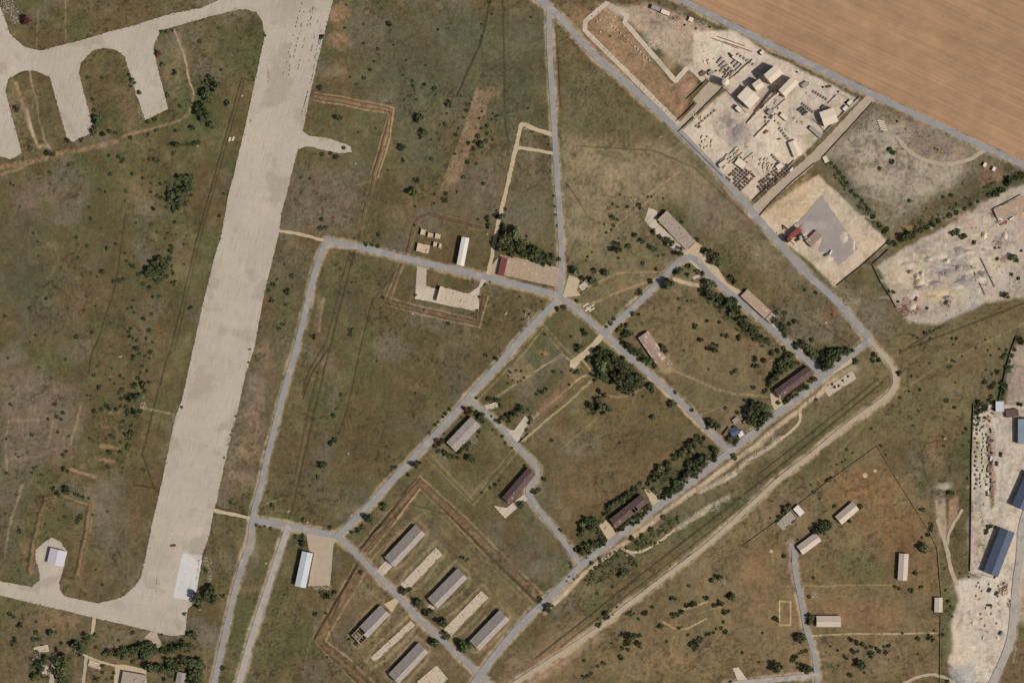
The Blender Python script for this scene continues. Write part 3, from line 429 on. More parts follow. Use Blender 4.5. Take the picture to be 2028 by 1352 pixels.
for i in range(70):
    yr = random.Random(1900+i); x, y = yr.choice([(1440,230),(1560,290),(1600,220),(1480,310),(1830,540),(1920,500),(1870,480),(1950,1250),(1960,1000)]); x += yr.uniform(-45, 45); y += yr.uniform(-40, 40)
    blob(x, y, yr.uniform(2, 10), yr.uniform(2, 8), yr.choice([(150,134,122),(212,198,176),(168,146,124),(140,126,114),(206,186,156)]), .5, yr.uniform(0, 90), .8)
# worn slabs seen in the dust and scrubby verge
for x, y, r in ((1705,560,20),(1300,990,20),(1430,990,40),(690,1240,30),(610,1240,40),(560,1150,25),(1340,1180,60),(1600,590,60),(1660,330,30),(1440,520,40),(1300,480,30),(760,450,60),(300,560,80),(230,420,80),(270,700,60),(120,250,60)):
    blob(x, y, r, r*.8, (84,80,54), .35); blob(x+r*.6, y-r*.4, r*.6, r*.5, (134,110,84), .3)
for i, y0 in enumerate((905,935,955)): pass
# fine speckle of tufts, seed heads and pebbles
grass = 1-sm(COL.mean(-1), .16, .26); COL *= 1+grass[..., None]*(np.array([.885, .935, .905], np.float32)-1)
COL *= (1+.34*(n2-.5)+.30*(fbm(X, Y, 45, 61, 4)-.5))[..., None]*np.array([1, 1, 1], np.float32)
n6 = fbm(X, Y, 60, 71, 4)-.5; COL *= 1+np.stack([.12*n6, -.02*n6, -.10*n6], -1)
rs = np.random.RandomState(3); sp = vnoise(X, Y, 3.2, 77)*.6+vnoise(X, Y, 9, 78)*.4
green = np.clip(1.6-COL.mean(-1)/.14, 0, 1)
mixm = np.clip((sp-.62)/.10, 0, 1)*green*.75*sm(fbm(X, Y, 110, 91, 3), .40, .58); COL += (L3((62,56,38))-COL)*mixm[..., None]
dust = 1-.55*sm(COL.mean(-1), .22, .4)
COL *= (1+dust*(.42*(n3-.5)+.34*(n4-.5)+.32*(n5-.5))+.22*(rs.rand(NY, NX)-.5))[..., None]
st = vnoise(X, Y/9, 2.6, 55); COL *= (1+.14*(st-.5))[..., None]
# level ground under everything paved
for it in FLAT:
    pts = it[1]; s = box_(pts, 16); d_ = dline(X[s], Y[s], pts if it[0] == 'line' else pts+pts[:1])
    if it[0] == 'line': d_ = np.maximum(d_-it[2]/2, 0)
    else: d_ = np.where(inside(X[s], Y[s], pts), 0, d_)
    k = np.clip(d_/5-.2, 0, 1); H[s] = np.where(H[s] > -.12, -.12+(H[s]+.12)*k, H[s]) 
far = (np.abs(X-1014) > 1240) | (np.abs(Y-676) > 880); H[far] = -.3
me = bpy.data.meshes.new('ground'); nv = NX*NY
wxyz = np.stack([(X-1014)*S, (676-Y)*S, H], -1).reshape(-1).astype(np.float32)
me.vertices.add(nv); me.vertices.foreach_set('co', wxyz)
idx = np.arange(nv).reshape(NY, NX); q = np.stack([idx[1:, :-1], idx[1:, 1:], idx[:-1, 1:], idx[:-1, :-1]], -1).reshape(-1)
nf = len(q)//4; me.loops.add(len(q)); me.loops.foreach_set('vertex_index', q.astype(np.int32)); me.polygons.add(nf)
me.polygons.foreach_set('loop_start', np.arange(0, nf*4, 4, dtype=np.int32))
me.polygons.foreach_set('use_smooth', np.ones(nf, bool)); me.update(calc_edges=True)
at = me.attributes.new('cover', 'FLOAT_COLOR', 'POINT'); at.data.foreach_set('color', np.concatenate([np.clip(COL, .01, .9), np.ones((NY, NX, 1), np.float32)], -1).reshape(-1).astype(np.float32))
gm = bpy.data.materials.new('dry_grass_and_soil'); gm.use_nodes = True; t = gm.node_tree; n = t.nodes; b = n['Principled BSDF']; b.inputs['Roughness'].default_value = .95; b.inputs['Specular IOR Level'].default_value = .1
ca = n.new('ShaderNodeAttribute'); ca.attribute_name = 'cover'; tc = n.new('ShaderNodeTexCoord'); nz = n.new('ShaderNodeTexNoise'); nz.inputs['Scale'].default_value = 1.3; nz.inputs['Detail'].default_value = 5
t.links.new(tc.outputs['Object'], nz.inputs['Vector']); mr = n.new('ShaderNodeMapRange'); mr.inputs[3].default_value = .7; mr.inputs[4].default_value = 1.3; t.links.new(nz.outputs[0], mr.inputs[0])
sc1 = n.new('ShaderNodeVectorMath'); sc1.operation = 'SCALE'; t.links.new(ca.outputs['Color'], sc1.inputs[0]); t.links.new(mr.outputs[0], sc1.inputs[3]); t.links.new(sc1.outputs[0], b.inputs['Base Color'])
link('ground', me, gm, kind='structure', label='dry olive grass and bare brown soil of the disused airfield')
fx0, fy0 = 4, 4
def hz(px, py):                          # ground height under a map point
    i = int(np.clip(np.searchsorted(gx, px), 0, NX-1)); j = int(np.clip(np.searchsorted(gy, py), 0, NY-1)); return float(H[j, i])
# ---------------------------------------------------------------- buildings
BR = random.Random(11)
def axis(p1, p2):
    a, b = W(*p1), W(*p2); return ((a[0]+b[0])/2, (a[1]+b[1])/2), math.hypot(b[0]-a[0], b[1]-a[1]), math.atan2(b[1]-a[1], b[0]-a[0])
def gable(name, label, cat, p1, p2, w, h, rise, roof, wall, group=None, ridge=True, over=.5, doors=1, hole=None, vents=0, off=0.0, long_door=False):
    """p1-p2 = ridge ends on the plan, w = full width (plan units); off shifts the ridge sideways (fraction of half width)."""
    c, L, rz = axis(p1, p2); wd = w*S; t = thing(name, label, cat, (c[0], c[1], -.1), rz, group)
    r = off*wd/2; hw = wd/2-over; hl = L/2-over*.6
    mb = MB(); x0, x1 = -hl, hl; th = .35
    # walls: four thick sides with gable ends
    mb.box(0, -hw+th/2, 0, 2*hl, th, h); mb.box(0, hw-th/2, 0, 2*hl, th, h)
    for s in (-1, 1):
        xa, xb = sorted((s*hl, s*(hl-th))); pr = [(-hw, 0), (hw, 0), (hw, h), (r, h+rise-.25), (-hw, h)]
        v = [(xa, y, z) for y, z in pr]+[(xb, y, z) for y, z in pr]
        mb.add(v, [(4, 3, 2, 1, 0), (5, 6, 7, 8, 9)]+[(i, (i+1) % 5, 5+(i+1) % 5, 5+i) for i in range(5)])
    mb.build('wall', wall, t)
    # roof: two sheeted slopes; a hole leaves bare rafters
    rm = MB(); nseg = 14; xs = [-L/2+L*i/nseg for i in range(nseg+1)]
    for side in (-1, 1):
        ye = side*wd/2; ze = h-.25*rise*(over/max(.1, wd/2)); 
        for i in range(nseg):
            if hole and hole(i/nseg, side): continue
            j = BR.uniform(-.04, .04); a, b = xs[i], xs[i+1]
            v = [(a, r, h+rise+j), (b, r, h+rise+j), (b, ye, ze+j), (a, ye, ze+j)]; v += [(x, y, z-.14) for x, y, z in v]
            f = [(0, 1, 2, 3), (7, 6, 5, 4), (0, 4, 5, 1), (1, 5, 6, 2), (2, 6, 7, 3), (3, 7, 4, 0)]
            rm.add(v, f if side < 0 else [q[::-1] for q in f])
    ro = rm.build('roof', roof, t)
    if ridge:
        k = MB(); k.box(0, r, h+rise-.02, L, .5, .16); k.build('ridge_cap', roof, ro)
    for i in range(vents):
        k = MB(); x = -L/2+L*(i+.7)/(vents+.4); k.box(x, r, h+rise-.3, .9, .9, 1.2); k.box(x, r, h+rise+.9, 1.2, 1.2, .15); k.build('vent', M['steel'], ro)
    if hole:
        k = MB()
        for i in range(nseg+1):
            if hole(min(.99, i/nseg), -1) or hole(min(.99, i/nseg), 1):
                k.tube((xs[i], -wd/2, h-.1), (xs[i], r, h+rise-.2), .12); k.tube((xs[i], wd/2, h-.1), (xs[i], r, h+rise-.2), .12)
        for q in range(40):
            i = BR.choice([i for i in range(nseg) if hole(i/nseg, -1) or hole(i/nseg, 1)]); k.rock(xs[i]+BR.uniform(0, L/nseg), BR.uniform(-hw+1, hw-1), .3, BR.uniform(.3, .9), BR)
        k.build('fallen_rafters', M['rubble'], t, kind='stuff')
    for s in ((-1, 1) if doors == 2 else (-1,))[:doors]:
        d_ = MB(); d_.box(s*(hl+.02), 0, 0, .12, min(3.4, wd*.35), min(3.2, h*.85)); d_.build('door', M['dark'], t)
    nw = max(2, int(L/9))
    for s in (-1, 1):
        for i in range(nw):
            x = -hl+2*hl*(i+.5)/nw; k = MB(); k.box(x, s*hw, h*.45, 1.6, .12, min(1.5, h*.35)); k.build('window', M['glass'], t)
    return t
def flatroof(name, label, cat, p1, p2, w, h, roof, wall, group=None, door_wall=True, steps=()):
    c, L, rz = axis(p1, p2); wd = w*S; t = thing(name, label, cat, (c[0], c[1], -.1), rz, group)
    mb = MB(); mb.box(0, 0, 0, L-.5, wd-.5, h); mb.build('wall', wall, t)
    rm = MB(); rm.box(0, 0, h-.02, L, wd, .3); ro = rm.build('roof', roof, t)
    pm = MB()
    for s in (-1, 1): pm.box(0, s*(wd/2-.15), h+.28, L, .3, .35); pm.box(s*(L/2-.15), 0, h+.28, .3, wd-.6, .35)
    pm.build('parapet', wall, ro)
    for x, y, lx, ly, lz in steps:
        k = MB(); k.box(x*L, y*wd, h+.28, lx, ly, lz); k.build('roof_hatch', wall, ro)
    d_ = MB(); d_.box(-L/2+.2, 0, 0, .15, 2.4, min(3, h*.8)); d_.build('door', M['dark'], t)
    nw = max(2, int(L/8))
    for s in (-1, 1):
        for i in range(nw):
            k = MB(); k.box(-L/2+L*(i+.5)/nw, s*(wd/2-.24), h*.45, 1.8, .12, h*.3); k.build('window', M['glass'], t)
    return t
def ruin(name, label, cat, p1, p2, w, h, m, walls=.5, chunks=40, group=None, endwall=0, seed=0, slabh=.45, rim=True):
    r = random.Random(seed); c, L, rz = axis(p1, p2); wd = w*S; t = thing(name, label, cat, (c[0], c[1], -.15), rz, group)
    mb = MB(); n = max(2, int(L/5))
    for i in range(n): mb.box(-L/2+L*(i+.5)/n, r.uniform(-.25, .25), 0, L/n-.04, wd*r.uniform(.95, 1.02), slabh+r.uniform(-.04, .04))
    mb.build('floor_slab', m, t)
    for s in (-1, 1):
        x = -L/2
        while x < L/2-1:
            l = r.uniform(1.5, 4)
            if r.random() < walls*.6: k = MB(); k.box(x+l/2, s*(wd/2-.25), slabh, l*1.4, .4, h*r.uniform(.2, 1)); k.build('broken_wall', m, t)
            x += l
    if endwall: k = MB(); k.box(-L/2+.4, 0, slabh, .8, wd, endwall); k.build('end_wall', m, t)
    q = MB()
    for i in range(chunks): q.rock(r.uniform(-L/2, L/2), r.gauss(0, wd*.3), slabh, r.uniform(.2, .8), r)
    if chunks: q.build('rubble', M['rubble'], t, kind='stuff')
    return t
bg = 'gabled barracks along the barrack road'
G = [((833,1047),(772,1112),'upper left barrack, first of the upper row by the road bend'),((916,1133.5),(857,1193.5),'middle barrack of the upper row, between two bare slabs'),((999.5,1215.5),(940,1277),'barrack of the upper row nearest the bottom crossroads, big tree at its end')]
for p1, p2, lb in G: gable('barrack', 'grey gabled '+lb, 'barrack', p1, p2, 28, 5.6, 4.4, M['asb'], M['wall'], bg, vents=3, off=.25)
gable('barrack', 'half collapsed gabled barrack below the road with its far end open', 'barrack', (763,1206), (706,1265), 27, 5.6, 4.2, M['asb'], M['wall'], bg, hole=lambda u, s: u > .68 if s < 0 else u > .78, off=.25)
gable('barrack', 'grey gabled barrack at the bottom edge below the road', 'barrack', (839,1280), (780,1342), 28, 5.6, 4.2, M['asb'], M['wall'], bg, vents=2, off=.25)
fg = 'bare barrack floor slabs'
ruin('foundation', 'pale roofless barrack slab between the first two upper barracks', 'foundation', (870,1091), (800,1163), 19, 1, M['slab'], .4, 60, fg, 0, 1)
ruin('foundation', 'pale roofless barrack slab beside the lower right barrack', 'foundation', (960,1176), (886,1252), 20, 1, M['slab'], .4, 60, fg, 0, 2)
ruin('foundation', 'long narrow broken slab below the barrack road', 'foundation', (818,1233), (738,1306), 13, 1.4, M['slab'], .5, 70, fg, 0, 3)
ruin('foundation', 'wide broken concrete pad at the bottom edge by the barracks', 'foundation', (876,1330), (838,1362), 36, 1, M['slab'], .3, 60, fg, 0, 4)
gable('hangar', 'small lilac grey hangar on the rounded taxiway pad', 'hangar', (117.5,1087), (110.5,1117), 33, 5.5, 2.2, M['lilac'], M['white'], None, doors=2, off=0.0)
gable('long_shed', 'long pale blue shed beside the dirt yard', 'shed', (610,1092), (595.5,1160.5), 22, 7, 1.8, M['bluewhite'], M['wall'])
gable('long_shed', 'narrow white shed standing above the road near the taxiway', 'shed', (922.3,470.5), (911.8,526), 15, 7, 1.0, M['white'], M['wall'])
ruin('foundation', 'reddish ruined slab beside the main crossroads with a dark wall at its end', 'foundation', (1001,527), (1106,549), 35, 1.5, M['slabr'], .35, 200, None, 0, 5)
flatroof('shed', 'dark rusty shed at the end of the reddish ruined slab', 'shed', (992,546), (1000,510), 12, 4.5, M['redd'], M['brickwall'])
ruin('foundation', 'raised concrete platform inside the loop road with a dark slot', 'foundation', (868,581), (944,602), 30, .8, M['slab'], .2, 60, None, 5.5, 6, .6)
gable('house', 'pink tiled house with a white patch beside the diagonal road', 'house', (1273,662), (1309,714), 24, 4.5, 1.6, M['pinkroof'], M['wall'])
ruin('foundation', 'long grey flat ruin beside the looping road with an end wall', 'foundation', (1311,426), (1368,486), 27, 1.2, M['greyflat'], .5, 90, None, 4, 7, 2.4)
flatroof('workshop', 'pale flat roofed workshop along the overgrown road', 'workshop', (1473,579), (1521,624), 20, 4, M['slabr'], M['brickwall'], None)
flatroof('workshop', 'grey flat roofed annex at the end of the pale workshop', 'workshop', (1521.5,624.5), (1532,634), 19, 3.4, M['greyflat'], M['brickwall'])
mg = 'maroon roofed long buildings'
mh = lambda seed: (lambda u, s, r=random.Random(seed): False)
gable('long_building', 'maroon roofed building at the corner of the hedged road', 'building', (1605,732), (1538,781), 21, 6, 2.6, M['maroon'], M['brickwall'], mg, vents=2)
gable('long_building', 'maroon roofed building between two pale forecourts on the long road', 'building', (1276,986), (1213,1036), 22, 6, 2.6, M['maroon'], M['brickwall'], mg, vents=1, hole=lambda u, s: .28 < u < .36 and s > 0)
gable('long_building', 'maroon roofed building at the bend of the narrow road', 'building', (1053.5,931.5), (1002,991), 21, 6, 2.6, M['maroon'], M['brickwall'], mg, vents=2)
gable('long_building', 'large pale mauve roofed building in the fenced grass plot', 'building', (943,833), (894,884.5), 27, 6.5, 1.8, M['asb'], M['wall'], None, vents=2)
hg = 'small gabled huts in the fenced field'
gable('hut', 'gabled hut furthest up and right inside the field fence', 'hut', (1694,1000), (1659.5,1030), 21, 4.2, 3, M['asb_pale'], M['wall'], hg)
gable('hut', 'gabled hut at the head of the curving lane', 'hut', (1620,1061.5), (1583,1089), 21, 4.2, 3, M['asb_pale'], M['wall'], hg)
gable('hut', 'upright narrow hut alone in the right of the fenced field', 'hut', (1789,1095), (1786,1148), 19, 4.8, 2.0, M['asb_pale'], M['wall'], hg)
gable('hut', 'low wide hut beside the curving lane', 'hut', (1616,1229), (1664,1229), 22, 4.2, 3, M['asb_pale'], M['wall'], hg)
gable('hut', 'tiny hut standing on the field fence', 'hut', (1858,1182), (1857.5,1211), 16, 3.5, 1.0, M['asb_pale'], M['wall'], hg)
ruin('hut_ruin', 'roofless grey hut ruin against the field fence', 'ruin', (1574,1017), (1544,1043), 22, 3, M['greyflat'], .9, 60, None, 2.5, 8)
flatroof('hut', 'small white block joined to the roofless hut ruin', 'hut', (1587,1006), (1577,1015), 21, 3, M['white'], M['wall'])
gable('warehouse', 'long dark blue roofed warehouse in the stone yard', 'warehouse', (1993.5,1048), (1960,1136), 30, 7, 2.2, M['blue'], M['wall'])
gable('warehouse', 'dark blue roofed warehouse cut by the right edge', 'warehouse', (2046,938), (2016,1005), 30, 7, 2.2, M['blue'], M['wall'])
gable('warehouse', 'light blue roofed warehouse at the top of the stone yard', 'warehouse', (2031,829), (2031,878), 34, 7, 1.5, M['bluelight'], M['wall'])
flatroof('kiosk', 'small grey flat roofed block beside the tree row', 'shed', (1979,794), (1979,815), 17, 4, M['bluewhite'], M['wall'])
flatroof('shed', 'dark maroon shed beside the light blue warehouse', 'shed', (1992,820), (2016,816), 14, 4, M['maroon'], M['brickwall'])
gable('house', 'blue grey roofed cottage among trees near the long road', 'house', (1446,858), (1462,850), 17, 3.5, 1.8, M['blue'], M['wall'])
flatroof('shed', 'white lean-to beside the blue grey cottage', 'shed', (1462,862), (1472,856), 11, 3, M['white'], M['wall'])
gable('house', 'dark grey roofed cottage under the big tree clump', 'house', (1474,822), (1490,805), 12, 3.5, 1.5, M['blue'], M['wall'])
flatroof('long_building', 'grey roofed building cut by the bottom edge', 'building', (242,1344), (288,1352), 34, 5, M['greyflat'], M['wall'], None, True, ((.1, .1, 3, 3, 1.2),))
gable('house', 'small pinkish roofed house in the bottom left trees', 'house', (362,1330), (358,1352), 20, 4, 1.5, M['asb'], M['wall'])
ruin('ruin', 'cluster of pale wrecked rooms beside the crossroads trees', 'ruin', (1150,573), (1166,560), 16, 3, M['slab'], .8, 60, None, 0, 9)
ruin('ruin', 'small pale ruined hut at the corner of the overgrown block', 'ruin', (1373,553), (1388,546), 10, 2.5, M['slab'], .7, 40, None, 0, 10)
ruin('ruin', 'ruined hut among trees by the narrow road', 'ruin', (961,808), (985,800), 11, 2.5, M['slab'], .6, 50, None, 0, 12)
ruin('ruin', 'white broken store in the bottom left trees', 'ruin', (72,1300), (92,1330), 18, 2.5, M['slab'], .5, 120, None, 0, 13)
ruin('ruin', 'ruined plot of pits and walls below the corner maroon building', 'ruin', (1636,778), (1692,742), 18, 1.5, M['slab'], .4, 120, None, 0, 14, .1)
ruin('foundation', 'wide grey slab with a dark wall at the top right of the quarry', 'foundation', (1972,428), (2034,400), 28, 2, M['slabr'], .5, 90, None, 3, 15)
ruin('ruin', 'low pale ruin slab in the bottom left yard', 'ruin', (176,1311), (200,1319), 13, 2, M['slab'], .6, 40, None, 0, 16)
ruin('ruin', 'pale wrecked walls above the bottom left round trees', 'ruin', (68,1288), (96,1282), 14, 2.5, M['slab'], .7, 60, None, 0, 17)
ruin('ruin', 'small pale wreck beside the bottom left dirt path', 'ruin', (84,1318), (92,1336), 12, 2.5, M['slab'], .7, 50, None, 0, 18)
flatroof('shed', 'small pinkish shed above the blue grey cottage', 'shed', (1452,836), (1462,828), 10, 2.6, M['pinkroof'], M['wall']); flatroof('shed', 'narrow rusty shed left of the blue grey cottage', 'shed', (1434,862), (1446,846), 5, 2.6, M['rust'], M['wall']); flatroof('shed', 'tiny white shed below the blue grey cottage', 'shed', (1442,868), (1448,864), 6, 2.6, M['white'], M['wall']); flatroof('shed', 'grey shed right of the blue grey cottage', 'shed', (1474,838), (1480,832), 8, 2.6, M['greyflat'], M['wall'])
# small blocks north of the road
for i, (x, y, lx, ly, lb) in enumerate([(838,460,9,12,'leftmost pale ruined bunker of the upper row'),(853,466,11,9,'middle pale ruined bunker of the upper row'),(867,468,10,10,'rightmost pale ruined bunker of the upper row'),(838,492,24,17,'largest pale ruined pad next to the road'),(862,484,7,9,'small pale ruined bunker right of the large pad'),(872,487,5,9,'narrow pale ruined bunker furthest right')]):
    ruin('bunker_ruin', lb, 'ruin', (x-lx/2, y-lx*.1), (x+lx/2, y+lx*.1), ly, 3.5, M['slab'], .9, 14, 'ruined bunkers above the road', 3.0, 20+i, .9)
# ---------------------------------------------------------------- cement plant
pg = 'dusty sheds of the cement plant'
def shed(lb, a, b, w, h, rise=1.2): return gable('plant_shed', lb, 'shed', a, b, w, h, rise, M['beige'], M['beige'], pg, doors=2)
shed('tall dusty shed nearest the industrial street', (1541,140), (1517,160), 23, 17)
shed('long dusty shed with a wide dark shadow right of centre', (1573,160), (1546,188), 19, 15)
shed('largest dusty shed beside the silo lane', (1491,184), (1471,205), 35, 9)
shed('small dusty shed between the two larger sheds', (1507,165), (1492,176), 17, 13)
shed('dusty shed in the right corner of the plant', (1654,228), (1626,238), 30, 8); shed('white dusty shed by the pallet stacks', (1568,280), (1580,310), 17, 4)
def silo(lb, x, y, r, h, m, cone=2.0):
    X_, Y_ = W(x, y); t = thing('silo', lb, 'silo', (X_, Y_, -.1)); k = MB(); k.cyl(0, 0, h*.2, r, h*.8); b = k.build('body', m, t)
    k = MB(); k.cyl(0, 0, h, r*1.04, cone, r*.15); k.build('roof', m, t)
    for i in range(4): k = MB(); a = math.pi/4+i*math.pi/2; k.tube((r*.8*math.cos(a), r*.8*math.sin(a), 0), (r*.8*math.cos(a), r*.8*math.sin(a), h*.22), .25); k.build('leg', M['steel'], t)
    k = MB(); k.tube((r+.25, -.25, .5), (r+.25, -.25, h), .05, 6); k.tube((r+.25, .25, .5), (r+.25, .25, h), .05, 6)
    for z in range(1, int(h)): k.tube((r+.25, -.25, z), (r+.25, .25, z), .04, 5)
    k.build('ladder', M['steel'], t); k = MB()
    for i in range(16): a = i*math.pi/8; b_ = a+math.pi/8; k.tube((r*math.cos(a), r*math.sin(a), h+1), (r*math.cos(b_), r*math.sin(b_), h+1), .05, 5); k.tube((r*math.cos(a), r*math.sin(a), h), (r*math.cos(a), r*math.sin(a), h+1), .04, 5)
    k.build('railing', M['steel'], t); return t
silo('tall pale round silo at the head of the plant lane', 1435, 165, 5, 17, M['beige'])
def conveyor(lb, a, b, h0, h1, w=2.2, m='steel'):
    A, B = W(*a), W(*b); c = ((A[0]+B[0])/2, (A[1]+B[1])/2); t = thing('conveyor', lb, 'conveyor', (c[0], c[1], 0)); A = Vector((A[0]-c[0], A[1]-c[1], h0)); B = Vector((B[0]-c[0], B[1]-c[1], h1)); dv = (B-A); L = dv.length
    k = MB(); k.box(0, 0, -.3, L, w, .6); q = dv.to_track_quat('X', 'Z'); k.v = [tuple(q @ Vector(v)+(A+B)/2) for v in k.v]; k.build('belt_gallery', M[m], t)
    for i in range(4):
        p = A+dv*(i+.5)/4
        for s in (-1, 1): g = MB(); sd = Vector((-dv.y, dv.x, 0)).normalized()*w*.5*s; g.tube((p.x+sd.x, p.y+sd.y, -.2), (p.x+sd.x, p.y+sd.y, p.z), .15); g.build('leg', M['steel'], t)
    return t
conveyor('sloping conveyor from the gravel heap to the plant sheds', (1480,245), (1545,182), 1.5, 11, 2.4, 'beige')
conveyor('second thinner conveyor beside the long plant shed', (1495,222), (1540,180), 1.5, 9, 2, 'rust')
conveyor('low conveyor across the middle of the yard', (1496,272), (1528,240), 2.5, 3, 2, 'beige')
# precast blocks and stacks: one of each kind, then copies
def copy_of(src, loc, rz, lb, group):
    r_ = src.copy(); C.objects.link(r_); r_.location = loc; r_.rotation_euler = (0, 0, rz); r_['label'] = lb; r_['group'] = group
    for ch in src.children: c_ = ch.copy(); C.objects.link(c_); c_.parent = r_
    return r_
def stack_proto(name, cat, lx, ly, lz, layers, m, seed):
    r = random.Random(seed); k = MB(); k.box(0, 0, 0, lx, ly, .15)
    for j in range(layers):
        for i in range(3): k.box((i-1)*lx/3+r.uniform(-.03, .03), r.uniform(-.05, .05), .16+j*lz/layers, lx/3-.1, ly-.08, lz/layers-.04)
    o = k.build(name, M[m]); o['label'] = 'stack'; o['category'] = cat; return o
def place(proto, items, z=0, rz=0, lb='', grp='', used=[]):
    for i, (x, y) in enumerate(items):
        X_, Y_ = W(x, y); a = rz+BR.uniform(-.12, .12)
        if proto.name not in used: used.append(proto.name); proto.location = (X_, Y_, z); proto.rotation_euler = (0, 0, a); proto['label'] = lb; proto['group'] = grp
        else: copy_of(proto, (X_, Y_, z), a, lb, grp)
DI = math.radians(42)
def grid(o, u, v, nu, nv, jit=.8, keep=.92):
    out = []
    for i in range(nu):
        for j in range(nv):
            if BR.random() < keep: out.append((o[0]+u[0]*i+v[0]*j+BR.uniform(-jit, jit), o[1]+u[1]*i+v[1]*j+BR.uniform(-jit, jit)))
    return out
p = stack_proto('brick_pallet', 'pallet', 2.9, 2.4, 1.9, 3, 'brick', 1)
place(p, grid((1441,352), (4.6,4.0), (4.3,-4.2), 7, 7), -.2, DI, 'brown brick pallet in the block of pallets beside the diagonal road', 'brick pallets beside the diagonal road')
p = stack_proto('brick_pallet', 'pallet', 3.0, 2.6, 2.3, 4, 'brick', 2)
place(p, grid((1500,366), (4.0,4.6), (5.0,-4.0), 4, 12), -.2, DI, 'dark brick pallet in the long block beside the gravel lane wall', 'brick pallets along the gravel lane')
p = stack_proto('block_stack', 'block stack', 5.0, 2.2, 1.8, 2, 'block', 3)
place(p, grid((1425,322), (5.5,-4.5), (5.5,5), 7, 3, 1.5, .8), -.2, DI, 'pale block stack in the rows above the brick pallets', 'pale block stacks near the diagonal road')
p = stack_proto('block_stack', 'block stack', 4.4, 2.2, 1.8, 2, 'block', 4)
place(p, [(1520+BR.uniform(-14,14), 325+BR.uniform(-12,14)) for i in range(16)], -.2, DI, 'pale block stack scattered near the white plant shed', 'pale block stacks by the white plant shed')
p = stack_proto('block_stack', 'block stack', 2.6, 1.6, 1.5, 2, 'block', 5)
place(p, [(1398+BR.uniform(-12,14), 282+BR.uniform(-12,14)) for i in range(12)], -.2, DI, 'small pale block stack in the left corner of the plant yard', 'pale block stacks in the yard corner')
p = stack_proto('block_stack', 'block stack', 2.2, 2.0, 1.2, 2, 'block', 51)
place(p, [(1380+BR.uniform(-8,10), 228+BR.uniform(-10,12)) for i in range(12)], -.2, DI, 'pale block stack along the inner plant wall', 'pale block stacks along the inner wall')
def beam_proto(name, cat, L, w, h, m):
    k = MB(); k.box(0, 0, 0, L, w, h*.35); k.box(0, 0, h*.35, L, w*.5, h*.4); k.box(0, 0, h*.75, L, w, h*.25); o = k.build(name, M[m]); o['label'] = 'beam'; o['category'] = cat; return o
p = beam_proto('concrete_beam', 'beam', 11, 2.2, 2.2, 'greyflat')
place(p, [(1426,120),(1431,127),(1436,133),(1455,122),(1460,128),(1443,140),(1449,146)], -.2, DI, 'grey concrete beam in the casting rows left of the plant lane', 'concrete beams in the casting rows')
p = beam_proto('concrete_beam', 'beam', 13, 2.0, 2.2, 'block')
place(p, [(1464,135),(1470,138),(1441,153),(1446,158)], -.2, DI, 'pale concrete beam lying beside the plant lane wall', 'pale beams beside the lane wall')
p = beam_proto('concrete_beam', 'beam', 10, 1.6, 1.4, 'block')
place(p, [(1744+i*1.6, 240+i*4.3) for i in range(5)], -.2, math.radians(-14), 'pale concrete beam in the ladder of beams on the grey lot', 'ladder of beams on the grey lot')
p = beam_proto('concrete_beam', 'beam', 44, 1.6, 1.6, 'greyflat')
place(p, [(1938,555),(1957,540)], -.2, math.radians(-62), 'long grey beam track across the quarry yard', 'beam tracks in the quarry yard')
p = beam_proto('long_pipe', 'pipe', 40, 1.0, 1.0, 'rust')
place(p, [(1448,82),(1462,93),(1436,86)], -.2, math.radians(-24), 'long rusty pipe lying along the industrial street', 'pipes along the industrial street')
p = beam_proto('concrete_slab', 'slab', 6, 2.6, .9, 'block')
place(p, [(455,276),(462,275)], -.2, math.radians(70), 'white concrete slab, one of a pair left of the taxiway', 'pair of white slabs')
p = beam_proto('concrete_slab', 'slab', 9, 2.2, .8, 'block')
place(p, [(1160,604),(1166,608),(1171,606),(1164,613),(1172,613)], -.2, math.radians(30), 'pale concrete slab in the heap beside the diagonal road', 'slabs beside the diagonal road')
# row of sheds and wagons by the street
for x, y, m, lb in ((1299,17,'asb','left grey cabin in the row under the industrial street'),(1318,26,'beige','longer beige cabin in the row under the industrial street')):
    flatroof('cabin', lb, 'cabin', (x-9, y-3.5), (x+9, y+3.5), 9, 4, M[m], M['rust'], 'cabins under the industrial street')
flatroof('cabin', 'small cream cabin beside the rusty scrap', 'cabin', (1364,38), (1373,42), 9, 3, M['beige'], M['wall'])
for x, y, lb in ((1683,204,'white cabin in the right plant corner nearest the street'),(1674,215,'white cabin in the right plant corner nearest the lane')): flatroof('cabin', lb, 'cabin', (x-4, y+4), (x+4, y-4), 8, 3, M['beige'], M['wall'])
for x, y, lb in ((1950,327,'small pale cabin beside the track end'),(1968,335,'white box container in the corner of the grey lot')): flatroof('cabin', lb, 'cabin', (x-2, y+4), (x+2.5, y-4), 7, 2.6, M['white'], M['wall'])
flatroof('cabin', 'white rubble strewn block at the corner of the lot', 'cabin', (1632,310), (1638,322), 9, 2, M['block'], M['block'])
